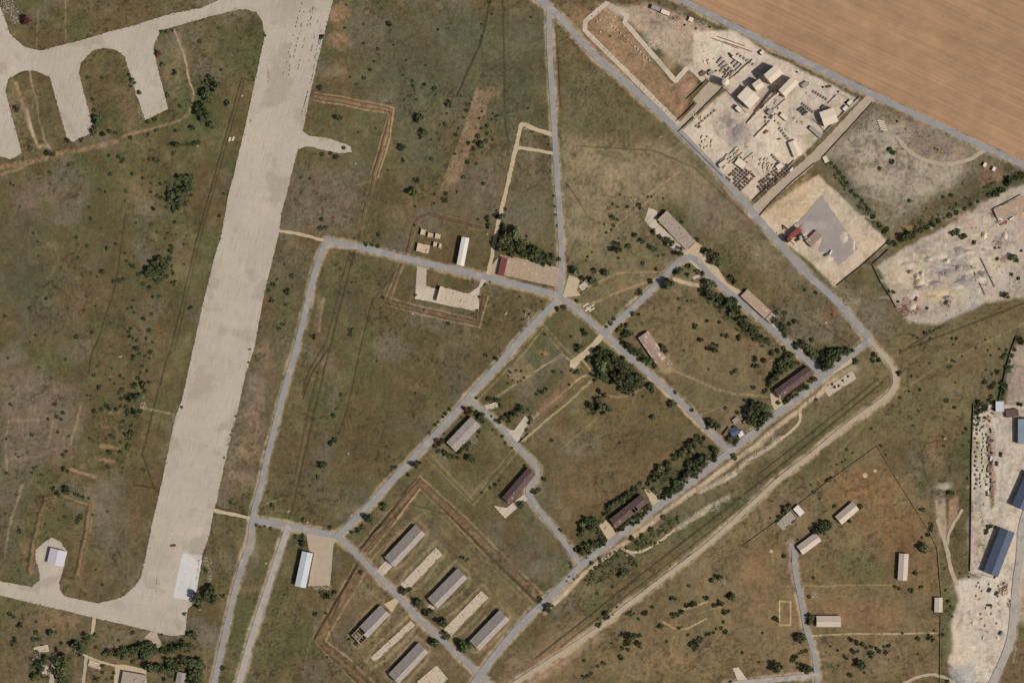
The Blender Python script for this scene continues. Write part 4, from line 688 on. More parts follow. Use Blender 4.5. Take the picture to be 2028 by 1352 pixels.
# ---------------------------------------------------------------- walls and fences
def fence(lb, pts, h=2.4, th=.35, m='fence', name='concrete_wall', cat='wall'):
    c = W(*pts[len(pts)//2]); t = thing(name, lb, cat, (c[0], c[1], -.3)); pm = MB(); q = MB()
    for a, b in zip(pts, pts[1:]):
        A, B = W(*a), W(*b); L = math.hypot(B[0]-A[0], B[1]-A[1]); n = max(1, int(L/6)); rz = math.atan2(B[1]-A[1], B[0]-A[0])
        for i in range(n):
            u = (i+.5)/n; pm.box(A[0]+(B[0]-A[0])*u-c[0], A[1]+(B[1]-A[1])*u-c[1], 0, L/n-.1, th*.5, h*BR.uniform(.93, 1.03), rz)
            u = i/n; q.box(A[0]+(B[0]-A[0])*u-c[0], A[1]+(B[1]-A[1])*u-c[1], 0, th*1.2, th*1.2, h+.15, rz)
    pm.build('panel_run', M[m], t); o = q.build('post', M[m], t); o['kind'] = 'stuff'; return t
FN = [('concrete wall between the excavation and the gravel yard',[(1400,158),(1381,177),(1360,197)]),('concrete wall along the left side of the plant yard',[(1433,173),(1390,216),(1343,262)]),('short concrete wall round the small brick plot',[(1376,205),(1358,224),(1340,240)]),
 ('concrete wall along the plant lane above the silo',[(1491,118),(1470,136),(1443,162)]),('concrete wall between the plant and the gravel lane',[(1573,318),(1530,360),(1491,398)]),('concrete wall on the far side of the gravel lane',[(1614,323),(1570,360),(1528,400),(1505,427)]),
 ('long concrete wall along the grey rubble lot',[(1729,203),(1680,257),(1630,311)]),('concrete wall at the top corner of the plant beside the lane',[(1702,192),(1668,226),(1632,263)]),('concrete wall below the red plant yard',[(1758,480),(1712,522),(1657,566)]),
 ('concrete wall along the left edge of the quarry yard',[(1728,525),(1745,560),(1765,590),(1775,610)]),('concrete wall from the quarry corner to the hedge',[(1728,523),(1745,508),(1760,494)]),
 ('thin dark fence along the upper side of the hut field',[(1474,1078),(1540,1030),(1640,953),(1737,883)]),('thin dark fence down the right side of the hut field',[(1737,883),(1773,944),(1839,1050),(1856,1085),(1864,1181)]),('thin dark fence from the tiny hut to the bottom edge',[(1863,1212),(1862,1280),(1861,1360)]),
 ('straight dark wall along the left edge of the stone yard',[(1928,800),(1924,900),(1923,1000),(1922,1090),(1921,1131)]),('dark wall beside the tree row',[(2012,668),(2000,700),(1990,740),(1978,792)]),
 ('short concrete wall beside the small flagged pad',[(1028,876),(1048,858)]),('plant wall along the diagonal road',[(1347,265),(1400,318),(1432,350)]),('yard wall below the blue warehouse',[(1945,1138),(1970,1145),(1976,1130)]), ('low dark wall in the quarry yard',[(1968,413),(1995,400),(2022,386)])]
for lb, p in FN: fence(lb, p, 2.6 if 'thin' not in lb else 1.5)
# pale concrete collar round the long excavation and the pads beside it
EX = [(1392,158),(1364,131),(1338,161),(1237,44),(1241,30),(1200,7),(1160,42),(1158,60),(1342,243)]
strip('pavement', EX, 9.5, .10, M['pad'], jit=.6, smooth=0, label='pale concrete collar round the long excavation')
p = stack_proto('block_stack', 'block stack', 2.2, 1.6, 1.2, 2, 'block', 6)
place(p, [(1168+BR.uniform(0,60), 24+BR.uniform(0,40)) for i in range(10)]+[(1210,52),(1217,56),(1222,60),(1229,66),(1236,72),(1243,79),(1250,85),(1257,92),(1263,98),(1268,103),(1274,109),(1280,115),(1286,120)], -.2, DI, 'pale block stack lying inside the long excavation', 'block stacks in the excavation')
p = stack_proto('block_stack', 'block stack', 1.8, 1.4, 1.0, 2, 'block', 7)
place(p, [(1190+i*7.2+BR.uniform(-1,1), 88+i*7.4+BR.uniform(-2,2)) for i in range(19) if i < 5 or i > 8], -.2, DI, 'small pale block stack along the lower edge of the excavation', 'block stacks on the excavation edge')
# ---------------------------------------------------------------- red batching plant
X_, Y_ = W(1575, 462); t = thing('batching_plant', 'dark red batching plant hopper tower beside the diagonal road', 'plant', (X_, Y_, -.1), math.radians(38))
k = MB()
for i in range(4): k.box(-6+i*4.2, 0, 4, 3.8, 6, 3.5, 0, 1.05); 
k.build('hopper', M['red'], t)
k = MB(); k.box(-13, 0, 0, 7, 8, 9); k.box(-13, 0, 9, 5, 5, 3); k.build('mixer_tower', M['redd'], t)
for i in range(5):
    for s in (-1, 1): g = MB(); g.tube((-7+i*4, s*2.8, 0), (-7+i*4, s*2.8, 4.2), .22); g.build('leg', M['redd'], t)
k = MB(); k.box(4, 3.8, 7.4, 22, 1.2, .2); k.build('walkway', M['redd'], t)
for x, y, lb in ((1583,470,'left grey cement silo of the red plant'),(1589,464,'upper grey cement silo of the red plant'),(1594,471,'right grey cement silo of the red plant')): silo(lb, x, y, 1.9, 11, M['steel'], 1)
conveyor('red sloping conveyor of the batching plant', (1550,446), (1562,458), 1, 8, 2, 'redd'); conveyor('white conveyor beside the batching plant', (1564,474), (1577,486), 1, 3, 1.6, 'white')
gable('aggregate_shed', 'long red aggregate bunker shed beside the grey yard', 'shed', (1623,462), (1601,484), 18, 4.5, 1.2, M['pinkroof'], M['red'], None, off=.7)
# ---------------------------------------------------------------- heaps
def heap(lb, x, y, rx, ry, n, m, sz=(.3, 1), name='rubble_heap', cat='rubble heap', seed=0, cone=0):
    r = random.Random(seed+int(x*7+y)); X_, Y_ = W(x, y); k = MB()
    if cone:
        v = [(0, 0, cone)]; nn = 18
        for ring, (q, zz) in enumerate(((.45, .62), (.8, .22), (1.05, -.3))):
            v += [(q*rx*S*math.cos(2*math.pi*i/nn)*r.uniform(.65, 1.3), q*ry*S*math.sin(2*math.pi*i/nn)*r.uniform(.85, 1.15), zz*cone if zz > 0 else zz) for i in range(nn)]
        f = [(0, 1+i, 1+(i+1) % nn) for i in range(nn)]+[(1+a*nn+i, 1+(a+1)*nn+i, 1+(a+1)*nn+(i+1) % nn, 1+a*nn+(i+1) % nn) for a in range(2) for i in range(nn)]; k.add(v, f)
    for i in range(n):
        a = r.uniform(0, 6.28); d_ = r.random()**.6*1.15; k.rock(math.cos(a)*d_*rx*S, math.sin(a)*d_*ry*S, r.uniform(0, .5)*(1-d_)*2, r.uniform(*sz), r)
    return k.build(name, M[m], loc=(X_, Y_, -.2), label=lb, category=cat, **({'group': 'heaps of the '+lb.split(' of the ')[-1]} if ' among the ' in lb else {}))
HP = [('pale sand spilled over the grey asphalt pad',1672,470,9,14,20,'rubble',1.4),('pale sand at the lower edge of the grey asphalt pad',1640,512,12,7,20,'block',1.4),('sand bank along the right edge of the grey asphalt pad',1690,486,5,14,20,'block',1.4),('grey gravel heap in the middle of the plant yard',1468,262,18,16,60,'rubbleg',3),('small grey gravel heap beside the first heap',1450,245,10,9,30,'rubbleg',2),('pale sand heap on the quarry yard',1860,505,18,9,30,'rubble',2.5),('grey gravel ridge in the quarry yard',1880,540,16,9,30,'rubbleg',2.5),('lilac grey gravel heap right of the quarry middle',1912,558,20,9,30,'rubbleg',2.5),
 ('dark stone heap in the quarry yard left of middle',1838,515,8,5,20,'rubbleg',1.5),('reddish scrap heap in the bottom quarry corner',1797,612,20,14,120,'redd',1.2),('dark scrap heap in the lower quarry yard',1873,600,12,8,50,'rust',1),('yellowish rubble heap in the lower quarry yard',1850,588,16,7,50,'rubble',.8),('rusty scrap heap below the industrial street',1335,36,12,5,60,'rust',.6),('pale rubble below the industrial street',1385,48,16,6,80,'rubble',.5),
 ('pale sand heap near the excavation',1302,88,14,9,40,'block',1.2),('scrap heap beside the lane in the stone yard',1987,1165,9,13,120,'rust',1),('second scrap heap lower beside the stone yard lane',1998,1195,5,10,60,'rust',.8),('pale rubble along the top of the pale yard',1930,1141,22,5,90,'rubble',.5),('stone heap along the left of the stone yard',1932,885,5,20,90,'rubble',.5),('brown scrap row in the stone yard upper part',1962,905,5,36,160,'rust',.6),('brown scrap row in the stone yard lower part',1964,980,5,26,140,'rust',.6),
 ('white rubble heap beside the blue shed yard',637,1162,18,7,120,'rubble',.7),('rubble at the end of the small pale path',1043,250,9,7,60,'rubble',.4),('rubble beside the crossroads in the grass',1046,626,8,14,60,'rubble',.5),('white rubble left of the taxiway edge',410,1112,9,9,60,'rubble',.4),('pale rubble beside the hut lane',1613,1178,8,6,60,'rubble',.5),('white stones by the taxiway footpath',652,470,12,3,50,'rubble',.3),
 ('rubble strip on the green taxiway edge',415,1138,4,14,40,'rubble',.3),('broken stones on the right quarry edge',2010,555,14,22,140,'rubbleg',.6),('dark debris in the right of the quarry yard',1982,478,16,10,80,'rust',.6),('orange scrap heap in the upper quarry yard',1990,440,6,4,50,'red',0),('pale stones on the pit of the grey lot',1700,262,14,8,60,'rubble',.3),('grey stones along the wall of the grey lot',1712,240,12,20,120,'rubbleg',.3),('scattered stones below the industrial street on the lot',1830,272,30,14,160,'rubbleg',.3),
 ('white stones at the ring of ruins',1430,1152,7,6,40,'rubble',.3),('stones beside the pink tiled house',1322,722,12,14,60,'rubble',.5),('stones in the ring of pits on the lawn plot',1023,745,8,6,30,'rubble',.3),('white debris on the taxiway edge far left',15,15,18,14,120,'rubble',.3),('white stones below the corner ruin',30,35,10,12,60,'rubble',.3),('pale rubble by the ruined forecourt',1038,866,6,8,50,'rubble',.6),('rubble beside the mauve building',932,870,12,10,70,'rubble',.6),('stones by the lower left tree ruin',283,805,6,8,50,'rubble',.4),
 ('broken edge slabs of the parking loop',279,218,6,24,70,'rubble',.3),('rubble in the pits beside the blue cottage',1462,832,8,8,50,'rubble',.4),('pale rubble along the broken ribbon path',1353,1041,10,6,60,'rubble',.3),('rubble row beside the long road bend',1405,1008,20,5,70,'rubble',.3)]
hr = random.Random(61)
for x, y in ((1462,932),(1480,915),(1497,900),(1516,888),(1535,872),(1386,971),(1404,962),(1424,952),(1445,940),(1365,1028),(1380,1020),(1418,998),(1436,988),(1250,1099),(1700,300),(1690,330),(1720,280),(1745,260),(1860,290),(1840,300),(1880,305),(1850,262)): HP.append(('white rubble strip among the debris of the '+('grey rubble lot' if x > 1650 else 'long road verge'), x, y, hr.uniform(5, 11), hr.uniform(3, 6), 60, 'rubble' if x < 1650 else 'rubbleg', 0))
QH = [('grey','rubbleg'),('pale','rubble'),('brown grey','slabr'),('cream','block'),('rusty','rust')]
for i in range(40):
    nm, m = QH[hr.choice((0,0,1,1,1,2,3,4))]; x = hr.uniform(1765, 2005); y = 600-(x-1765)*.42+hr.uniform(-75, 45)-20*(x > 1960)
    if y > 618-(x-1775)*.2 or x < 1778: continue
    c_ = hr.uniform(1.4, 3); HP.append((f'{nm} spoil heap among the many heaps of the quarry yard', x, y, hr.uniform(5, 16), hr.uniform(4, 10), 22, m, c_*1.4 if nm != 'rusty' else .6))
for i in range(26):
    nm, m = QH[hr.choice((0,1,1,3,4))]; x, y = hr.choice(((1960+hr.uniform(-12,12), 900+hr.uniform(-60,110)),(1938+hr.uniform(-10,8), 930+hr.uniform(-90,160)),(1985+hr.uniform(-14,14), 1185+hr.uniform(-30,40)),(1950+hr.uniform(-35,30), 1210+hr.uniform(-40,60)))); HP.append((f'{nm} stone pile among the clutter of the stone yard', x, y, hr.uniform(2, 6), hr.uniform(2, 5), 12, m, hr.choice((.6, 1.5))))
for i in range(30):
    nm, m = QH[hr.choice((0,1,2,3,4))]; x, y = hr.choice(((1395,265),(1530,345),(1480,300),(1545,225),(1610,190),(1640,190),(1590,250),(1400,110),(1450,160),(1500,240),(1560,260))); HP.append((f'{nm} material pile among the clutter of the plant yard', x+hr.uniform(-18,18), y+hr.uniform(-16,16), hr.uniform(1.5, 5), hr.uniform(1.5, 4), 10, m, hr.choice((.6, 1.5))))
for i, (lb, x, y, rx, ry, n, m, c_) in enumerate(HP): heap(lb, x, y, rx, ry, n if c_ > 1.3 else int(n*1.8), m, (.25, .95) if c_ >= 1 else (.2, .7), seed=i, cone=c_ if c_ > 1.3 else 0)
# single pale marker stones and white scraps in the grass
for i, (x, y, lb) in enumerate([(480,189,'lone white marker stone left of the taxiway'),(239,706,'lone white stone in the left meadow'),(378,612,'white scrap beside the dark bush by the taxiway'),(391,290,'white scrap by the left tree strip'),(421,174,'white slab under the left tree strip'),(571,1012,'white stone above the short taxiway road'),(696,1019,'white ring on the verge of the diagonal road'),(609,1034,'white post on the short road verge'),(704,325,'white stone right of the taxiway spur'),(818,621,'white stone below the loop road berm'),(1636,639,'white stone on the red brown slope'),(1713,941,'large pale disc in the hut field'),(1733,932,'small pale disc in the hut field'),(1527,1091,'pale disc beside the hut lane head'),(1776,945,'white stone on the hut field fence'),(1258,395,'white post on the pale meadow'),(1309,272,'white post beside the diagonal road upper part'),(1500,505,'white stone beside the diagonal road'),(1002,620,'pale slab in the meadow below the loop road'),(965,463,'pale post right of the narrow white shed'),(526,1115,'pale stone between the two lower roads'),(1871,868,'pale stone in the right meadow'),(338,1058,'white tank on the taxiway end'),(395,1206,'pale slab beside the taxiway bushes'),(690,897,'white post pair right of the meadow track'),(1757,384,'pale square plate in the grey lot'),(1757,308,'small pale stone in the grey lot')]):
    k = MB(); r = random.Random(i); s_ = 2.6 if 'disc' in lb else 1.5
    if 'disc' in lb: k.cyl(0, 0, 0, 3.6 if 'large' in lb else 2.4, .3); k.cyl(0, 0, .3, 2.6 if 'large' in lb else 1.6, .15)
    else:
        for q in range(5): k.rock(r.gauss(0, s_*.5), r.gauss(0, s_*.5), .2, r.uniform(.5, 1)*s_*.6, r)
    X_, Y_ = W(x, y); k.build('white_stone' if 'disc' not in lb else 'well_cover', M['white'] if 'disc' not in lb else M['track'], loc=(X_, Y_, hz(x, y)), label=lb, category='stone' if 'disc' not in lb else 'well cover')
# ---------------------------------------------------------------- vehicles
p = stack_proto('block_stack', 'block stack', 3.0, 1.6, 1.8, 2, 'brick', 61)
place(p, grid((1418,140), (5,4.5), (5,-4.5), 4, 4, 1.5, .8), -.2, DI, 'brown stack in the casting rows beside the plant lane', 'brown stacks in the casting rows')
p = stack_proto('block_stack', 'block stack', 3.0, 1.6, 1.8, 2, 'block', 62)
place(p, [(1527+hr.uniform(-20,30), 205+hr.uniform(-8,40)) for i in range(16)], -.2, DI, 'pale stack beside the long plant shed', 'pale stacks beside the long plant shed')
for lb, p in [('low wall of the loading bay in the plant',[(1534,216),(1556,196)]),('bay wall below the largest plant shed',[(1440,180),(1470,215),(1478,224)]),('bay wall beside the right plant shed',[(1610,236),(1640,266)]),('low bay wall in the top plant corner',[(1640,205),(1656,188)]),('low bay wall right of the top plant corner',[(1660,186),(1694,200)]),('low wall left of the pallet stacks',[(1456,368),(1490,338)]),('upper low wall beside the block stacks',[(1470,320),(1492,302)])]: fence(lb, p, 1.8)
for lb, a_, b_, w_, h_, mm in [('pale flat shed among the block stacks',(1458,318),(1476,331),15,4,'beige'),('narrow pale shed beside the diagonal road in the plant',(1424,330),(1440,318),9,3.5,'block'),('small dark store at the low conveyor',(1520,226),(1529,219),8,4,'asb'),('pale store under the low conveyor end',(1546,226),(1560,238),9,3,'beige'),('pale lean-to beside the pallet block',(1538,334),(1550,326),11,3.5,'beige'),('grey store in the top plant corner',(1588,172),(1600,165),9,3.5,'asb'),('pale gate hut by the plant lane top',(1506,108),(1513,102),8,3,'beige'),('grey store left of the silo',(1404,148),(1412,141),8,3.5,'asb'),('long pale rack in the casting rows',(1450,112),(1472,126),6,3,'block'),('pale shed beside the largest plant shed',(1458,212),(1468,222),9,5,'beige'),('long grey store on the plant side of the lane',(1604,252),(1626,272),8,3.2,'asb'),('rusty store by the excavation end',(1388,150),(1397,143),7,3,'rust')]:
    flatroof('plant_shed', lb, 'shed', a_, b_, w_, h_, M[mm], M['wall'])
p = stack_proto('block_stack', 'block stack', 3.6, 2.0, 1.8, 2, 'greyflat', 63)
place(p, [(1452+i*5.5,300+i*4.5) for i in range(6)]+[(1590+i*4,206+i*3.2) for i in range(6)]+[(1530+i*4,308+i*4) for i in range(5)]+[(1612+i*5,182+i*3) for i in range(6)]+[(1380+i*6,250-i*5) for i in range(7)]+[(1545+i*4,255+i*5) for i in range(5)]+[(1462+i*6,108+i*4) for i in range(6)], -.2, DI, 'grey stack in the short grey rows across the plant yard', 'grey stacks across the plant yard')
p = stack_proto('block_stack', 'block stack', 3.2, 2.0, 1.8, 2, 'brick', 64)
place(p, [(1957+hr.uniform(-3,9), 850+i*5.2) for i in range(26)]+[(1934+hr.uniform(-4,4), 850+i*9) for i in range(14)], -.2, math.radians(88), 'brown stack in the long rows of the stone yard', 'brown stacks in the stone yard rows')
p = stack_proto('block_stack', 'block stack', 3.2, 2.0, 1.6, 2, 'block', 65)
place(p, [(1946+hr.uniform(-4,4), 852+i*8) for i in range(15)]+[(1930+hr.uniform(0,60), 1150+hr.uniform(-10,90)) for i in range(16)], -.2, math.radians(85), 'pale stack in the stone yard', 'pale stacks in the stone yard')

def truck(lb, x, y, deg, m, L=8, group=None):
    X_, Y_ = W(x, y); t = thing('truck', lb, 'truck', (X_, Y_, 0), math.radians(deg), group); k = MB(); k.box(-1, 0, 1.0, L-2.6, 2.4, 1.5); k.box(-1, 0, 2.5, L-2.8, 2.2, .1); k.build('cargo_body', M[m], t)
    k = MB(); k.box(L/2-1.2, 0, .8, 2.0, 2.3, 2.0, 0, .92); k.build('cab', M[m], t); k = MB(); k.box(L/2-.28, 0, 1.7, .12, 1.9, .8); k.build('windscreen', M['glass'], t); k = MB(); k.box(0, 0, .65, L, 1.2, .3); k.build('chassis', M['dark'], t)
    for a in (-L/2+1.4, L/2-1.4):
        for s in (-1, 1): k = MB(); k.tube((a, s*.85, .5), (a, s*1.2, .5), .5, 14); k.build('wheel', M['tyre'], t)
    return t
tg = 'dark trucks parked in the plant'
for x, y, lb in ((1586,216,'leftmost dark truck of the parked row in the plant yard'),(1591,220,'middle dark truck of the parked row in the plant yard'),(1595,225,'rightmost dark truck of the parked row in the plant yard')): truck(lb, x, y, 35, 'truckg', 9, tg)
for x, y, d_, m, lb in ((1567,336,50,'truckw','white truck on the gravel lane'),(1555,348,50,'rust','brown truck on the gravel lane'),(1513,214,48,'truckg','green truck under the long plant shed'),(1630,212,40,'truckg','green truck near the right plant shed'),(1600,167,20,'truckw','white truck near the top of the plant yard'),(1642,172,15,'rust','dark truck near the street in the plant'),(1983,900,85,'dark','dark flatbed standing in the stone yard'),(1975,918,88,'rust','brown flatbed standing in the stone yard'),(1962,907,80,'truckw','white truck beside the scrap row'),(1528,232,60,'truckg','green loader at the low conveyor'),(1518,262,40,'trucko','orange loader under the low conveyor'),(1985,444,20,'trucko','orange truck in the upper quarry yard'),(2003,433,30,'truckw','white and orange truck in the upper quarry yard'),(1815,592,70,'red','red loader on the scrap corner of the quarry'),(1637,505,30,'truckg','green mixer at the lower side of the red yard'),(1645,500,60,'truckw','white mixer at the lower side of the red yard'),(1960,1198,5,'dark','dark car on the pale yard'),(1975,1175,50,'truckg','green truck on the pale yard near the scrap'),(1960,1168,60,'dark','dark truck on the pale yard upper part'),(1982,1253,60,'truckg','green excavator on the pale yard lower part'),(603,1030,80,'rust','brown truck on the verge of the short road'),(344,1080,10,'rust','brown cart on the taxiway end'),(379,611,20,'dark','dark wreck beside the taxiway grass'),(1452,900,20,'dark','dark truck parked by the road junction bottom'),(716,1133,60,'dark','dark car beside the barrack berm'),(1580,475,30,'dark','dark loader under the grey silos'),(1700,1000,0,'dark','')):
    if lb: truck(lb, x, y, d_, m, 7)
# ---------------------------------------------------------------- trees and shrubs: plan tiles (origin x, y, zoom, items)
T = []
def Z(ox, oy, k, s):
    for it in s.split():
        v = it.split(','); T.append((ox+float(v[0])/k, oy+float(v[1])/k, float(v[2])/k, v[3] if len(v) > 3 else ''))
Z(0,0,3.755,'120,815,22 228,1100,14 730,880,30 745,915,30 715,970,28 820,975,20 865,990,14 770,995,22 690,1000,18 620,1045,18 500,1050,20 970,1025,14 1160,975,14 1308,970,15 1430,955,20 1100,1000,12 1315,1090,25 1405,1075,16 1450,1070,18 1475,1060,16 885,1170,16 915,1185,14 905,1205,12 815,1158,13 1110,1185,12 1155,1190,16 1175,1200,14 1290,1140,12 510,1230,12 365,1280,10 825,1298,15 985,1295,14 1065,1325,12 1340,1330,28 1380,1330,25 350,1140,20 400,1140,20 210,155,35,m 1180,400,25,m 1250,710,18 1295,540,20 1210,480,18 985,600,18 1035,690,16 1340,790,14 1100,905,16 1150,890,16 1240,240,14 1280,225,12 1200,235,14 960,560,14 975,640,12 1000,620,12 760,580,12,m 700,820,14 690,740,14,o 650,580,12,m')
Z(380,0,3.755,'150,590,25 190,650,35 110,620,20 100,700,35 130,740,30 80,790,35 60,830,30 110,860,35 90,890,30 150,930,25 20,1070,25 1480,180,22 1280,580,14 1325,520,12 1385,365,12 1360,460,10 1140,208,9 1150,38,8 1410,65,9 1390,25,7 1280,325,10 1280,180,10 1180,575,8 1225,630,12 970,280,18 455,575,10 960,655,20,o 1075,870,20 1100,880,16 970,1150,16 1075,1165,22 1030,1140,14 880,1330,10 810,1320,10 1460,1265,6 1240,985,7 1370,955,8 365,290,8 545,265,10 260,765,20 220,520,10 60,310,14,o 1130,1100,14,g')
Z(760,0,3.755,'45,180,22 405,222,9 310,487,9 172,447,7 215,605,12 220,640,10 305,630,14 378,660,16 388,705,8 245,740,8 498,775,26 275,883,32 455,920,12 455,935,10 470,845,8 295,990,28 270,1020,18 412,1040,9 140,1095,24 145,1200,13 140,1180,8 357,1182,15 250,1335,22 620,775,13 640,775,10 617,825,15 597,877,10 538,1002,14 710,880,10 560,955,9 810,845,9 835,870,9 808,890,9 770,937,14 725,955,10 845,860,10 700,1015,16 770,995,14 680,1055,13 630,1065,14 735,1080,24 760,1050,15 662,1105,18 812,1040,9 625,1205,16 692,1218,12 595,1320,14 530,1145,10 575,715,9 730,272,11 720,305,8 727,180,8 805,105,9 785,20,14 35,1265,6 1075,805,9 1185,860,7 1095,130,9 1225,1075,8 730,830,8 150,560,8 75,335,6 355,1040,7')
Z(760,340,3.755,'250,68,22 222,158,34 380,168,11 460,205,22 465,165,14 375,235,8 395,95,8 595,42,12 545,150,7 745,90,14 840,330,18 785,350,22 790,405,20 885,340,28,g 840,290,10 905,280,12 905,420,25 880,440,20 1265,180,9 1272,260,9 1278,320,7 1287,400,7 1062,480,9 700,355,9 970,460,45 910,500,45 870,545,38 930,560,40 1000,560,40 1020,540,30 1060,600,40 1110,610,38 1140,590,35 1160,650,38 1210,650,32 1255,640,24 1240,680,20 1180,690,20 960,620,25 1300,650,16 1440,730,35,g 1480,800,20 1045,1040,10 1030,1100,10 1175,965,8 1190,1020,8 1015,930,8 1198,1210,7 1395,1225,10 1490,1180,22 1455,1310,25 755,840,10 790,820,8 710,930,12 235,915,10 235,260,10 300,1030,8 230,400,10 480,1130,14,o 1080,1060,9')
Z(1140,340,5.007,'365,460,28 410,475,15 378,535,16 357,575,12 305,605,12 285,520,10 515,350,15 625,330,22 640,365,16 718,250,12 755,250,8 870,265,10 425,760,48 520,738,24 425,857,13 590,635,26 660,690,30,g 750,740,28 790,770,24 780,600,26 830,640,20 910,690,35 960,715,30 1040,800,40 890,720,20 875,825,14 820,835,12 665,905,18 800,967,18 740,1085,30 625,1195,30 910,1100,50 980,1005,20 1040,990,40,g 1110,1020,20 1120,940,24 1210,990,25 1250,1010,25 40,975,40,g 185,985,26 300,1000,35,g 265,1005,15,m 190,1110,45,g 160,1070,28 120,845,12 105,880,9 1055,500,18 940,410,12 1200,680,25 1275,790,30 1330,820,45 1390,850,45 1420,910,35 1360,890,35 1020,1260,14 1110,1280,12 1150,1280,10 1330,1130,50 1320,1200,45 1360,1230,40 1250,1190,30 1410,1230,25 1450,1220,18,m 1480,1270,30 1440,1310,30 370,320,12,o 420,350,12,o 440,230,8 430,665,10 165,800,8')
Z(1100,540,3.755,'1160,170,35 1215,200,25 1265,190,28 1290,240,38 1330,210,25 1345,265,30 1225,258,15 1320,310,25 1375,350,28 1410,330,20 1400,390,28 1440,400,28 1480,430,30 1470,470,18 1490,490,20 915,190,14 985,208,12 1010,210,9 920,262,9 1045,395,22 1130,360,13 1220,368,12 1080,505,20 1240,465,12 1275,470,16 1370,483,22 1190,565,32 1480,640,20 1490,690,18 1335,735,14 1475,855,15 955,575,8 1140,718,7 890,890,14 870,980,26 1015,1020,15 715,845,26 715,880,18 725,1075,20 650,920,10 480,1265,8 1265,1005,12 1355,1040,14 1405,945,12 545,450,28 490,395,18 530,395,18 515,460,22 470,425,18 495,495,14 500,535,22 545,550,28 590,580,28 620,610,28 660,640,30 700,660,28 735,690,18 640,590,22 715,510,18 795,560,26 820,590,22 575,305,16 620,310,11 435,345,14 410,375,16 380,400,12 215,430,25 225,460,20 180,560,22 160,585,18 120,475,13 170,740,20,g 160,210,14 20,270,20 65,265,20 330,595,35 375,595,32 420,605,30 320,650,35 440,640,30 470,660,28 345,700,32 330,750,35 360,770,25 400,700,20 520,700,30 560,700,25 440,760,28 490,760,32 560,770,32 600,780,30 630,800,28 470,810,30 530,830,32 580,850,30 500,870,28 545,890,26 620,850,22 420,820,20 290,800,14 460,720,20 250,640,20 265,655,14 675,830,14 330,880,22 370,910,18,o 325,940,25 270,985,25 285,1030,20 340,1000,30 390,1010,28 360,1040,22 320,1000,20 1160,1110,30 1200,1140,28 1140,1140,22 1430,1030,30 1460,1090,35 1480,1010,35 1300,1240,25 1340,1250,20 1200,1310,28 1080,1250,22 1040,1290,22 990,1330,22 1110,1230,18 330,640,26 390,640,26 500,640,22 350,620,20 480,700,22')
Z(0,340,3.755,'80,88,10 100,100,8 665,265,10 677,347,12 248,457,10 277,522,9 287,627,9 572,487,14 580,545,9 650,552,12 580,640,12 455,715,6 748,135,12 783,148,10 830,20,14 988,15,11 1065,45,12 1120,85,9 937,145,12 930,215,6 755,420,9 1012,382,10 862,535,11 800,572,16,o 770,745,20,o 1165,447,9 1245,457,10 1232,498,8 930,607,8 945,667,12 998,630,8 990,705,16 965,690,10 1030,765,12 1045,760,8 850,815,16 885,810,14 920,800,14 1330,50,28 1400,60,30 1310,95,15 1430,40,20 1380,90,22 1260,130,20 1280,180,30 1330,170,32 1380,140,28 1340,215,30 1270,210,22 1290,282,22 1330,265,18 1240,265,12 1375,235,15 1420,130,15 1425,175,10 1170,180,14 1200,195,14 1195,90,13 1235,80,10 1125,150,10 1140,280,18,m 1300,375,14 1310,468,7 1275,560,18 1270,600,18 1270,640,18 1200,660,28 1160,680,28 1130,720,28 1120,760,30 1160,760,30 1200,740,30 1240,700,28 1170,800,22 1230,670,20 1150,650,20 1113,862,17 1065,835,14 1300,830,20,o 1240,780,14 1185,930,12 1140,930,12,m 1370,540,9 1370,690,8 345,942,13 228,1015,13 40,1075,14 265,1217,11 222,1265,6 570,1228,16,o 685,1195,13 645,930,9 625,1030,9 710,1000,8 995,960,10 950,1020,10 980,1010,12 1000,1050,9 1128,1055,12 1068,1093,15 975,1165,12 960,1190,12 970,1225,16 990,1235,10 1018,1255,12 1015,1310,22 1090,1240,12 1135,1268,9 1420,1008,13 1120,1335,10 415,862,5 725,780,5 1110,1180,16,o 150,262,5 1290,760,10,o')
Z(380,340,3.755,'965,355,14 960,425,18 995,415,13 1390,467,16 1295,540,14 1340,545,12 1385,555,14 690,690,9 745,775,15,o 725,895,24,o 600,960,22,o 610,840,16 575,880,12 1190,825,8 1395,835,8 880,55,9 680,1135,14,o 650,1165,14,o 910,1230,20,o 1190,1180,18,o 1180,1215,14 1420,935,12 240,165,12 205,330,12 635,800,10 700,990,12')
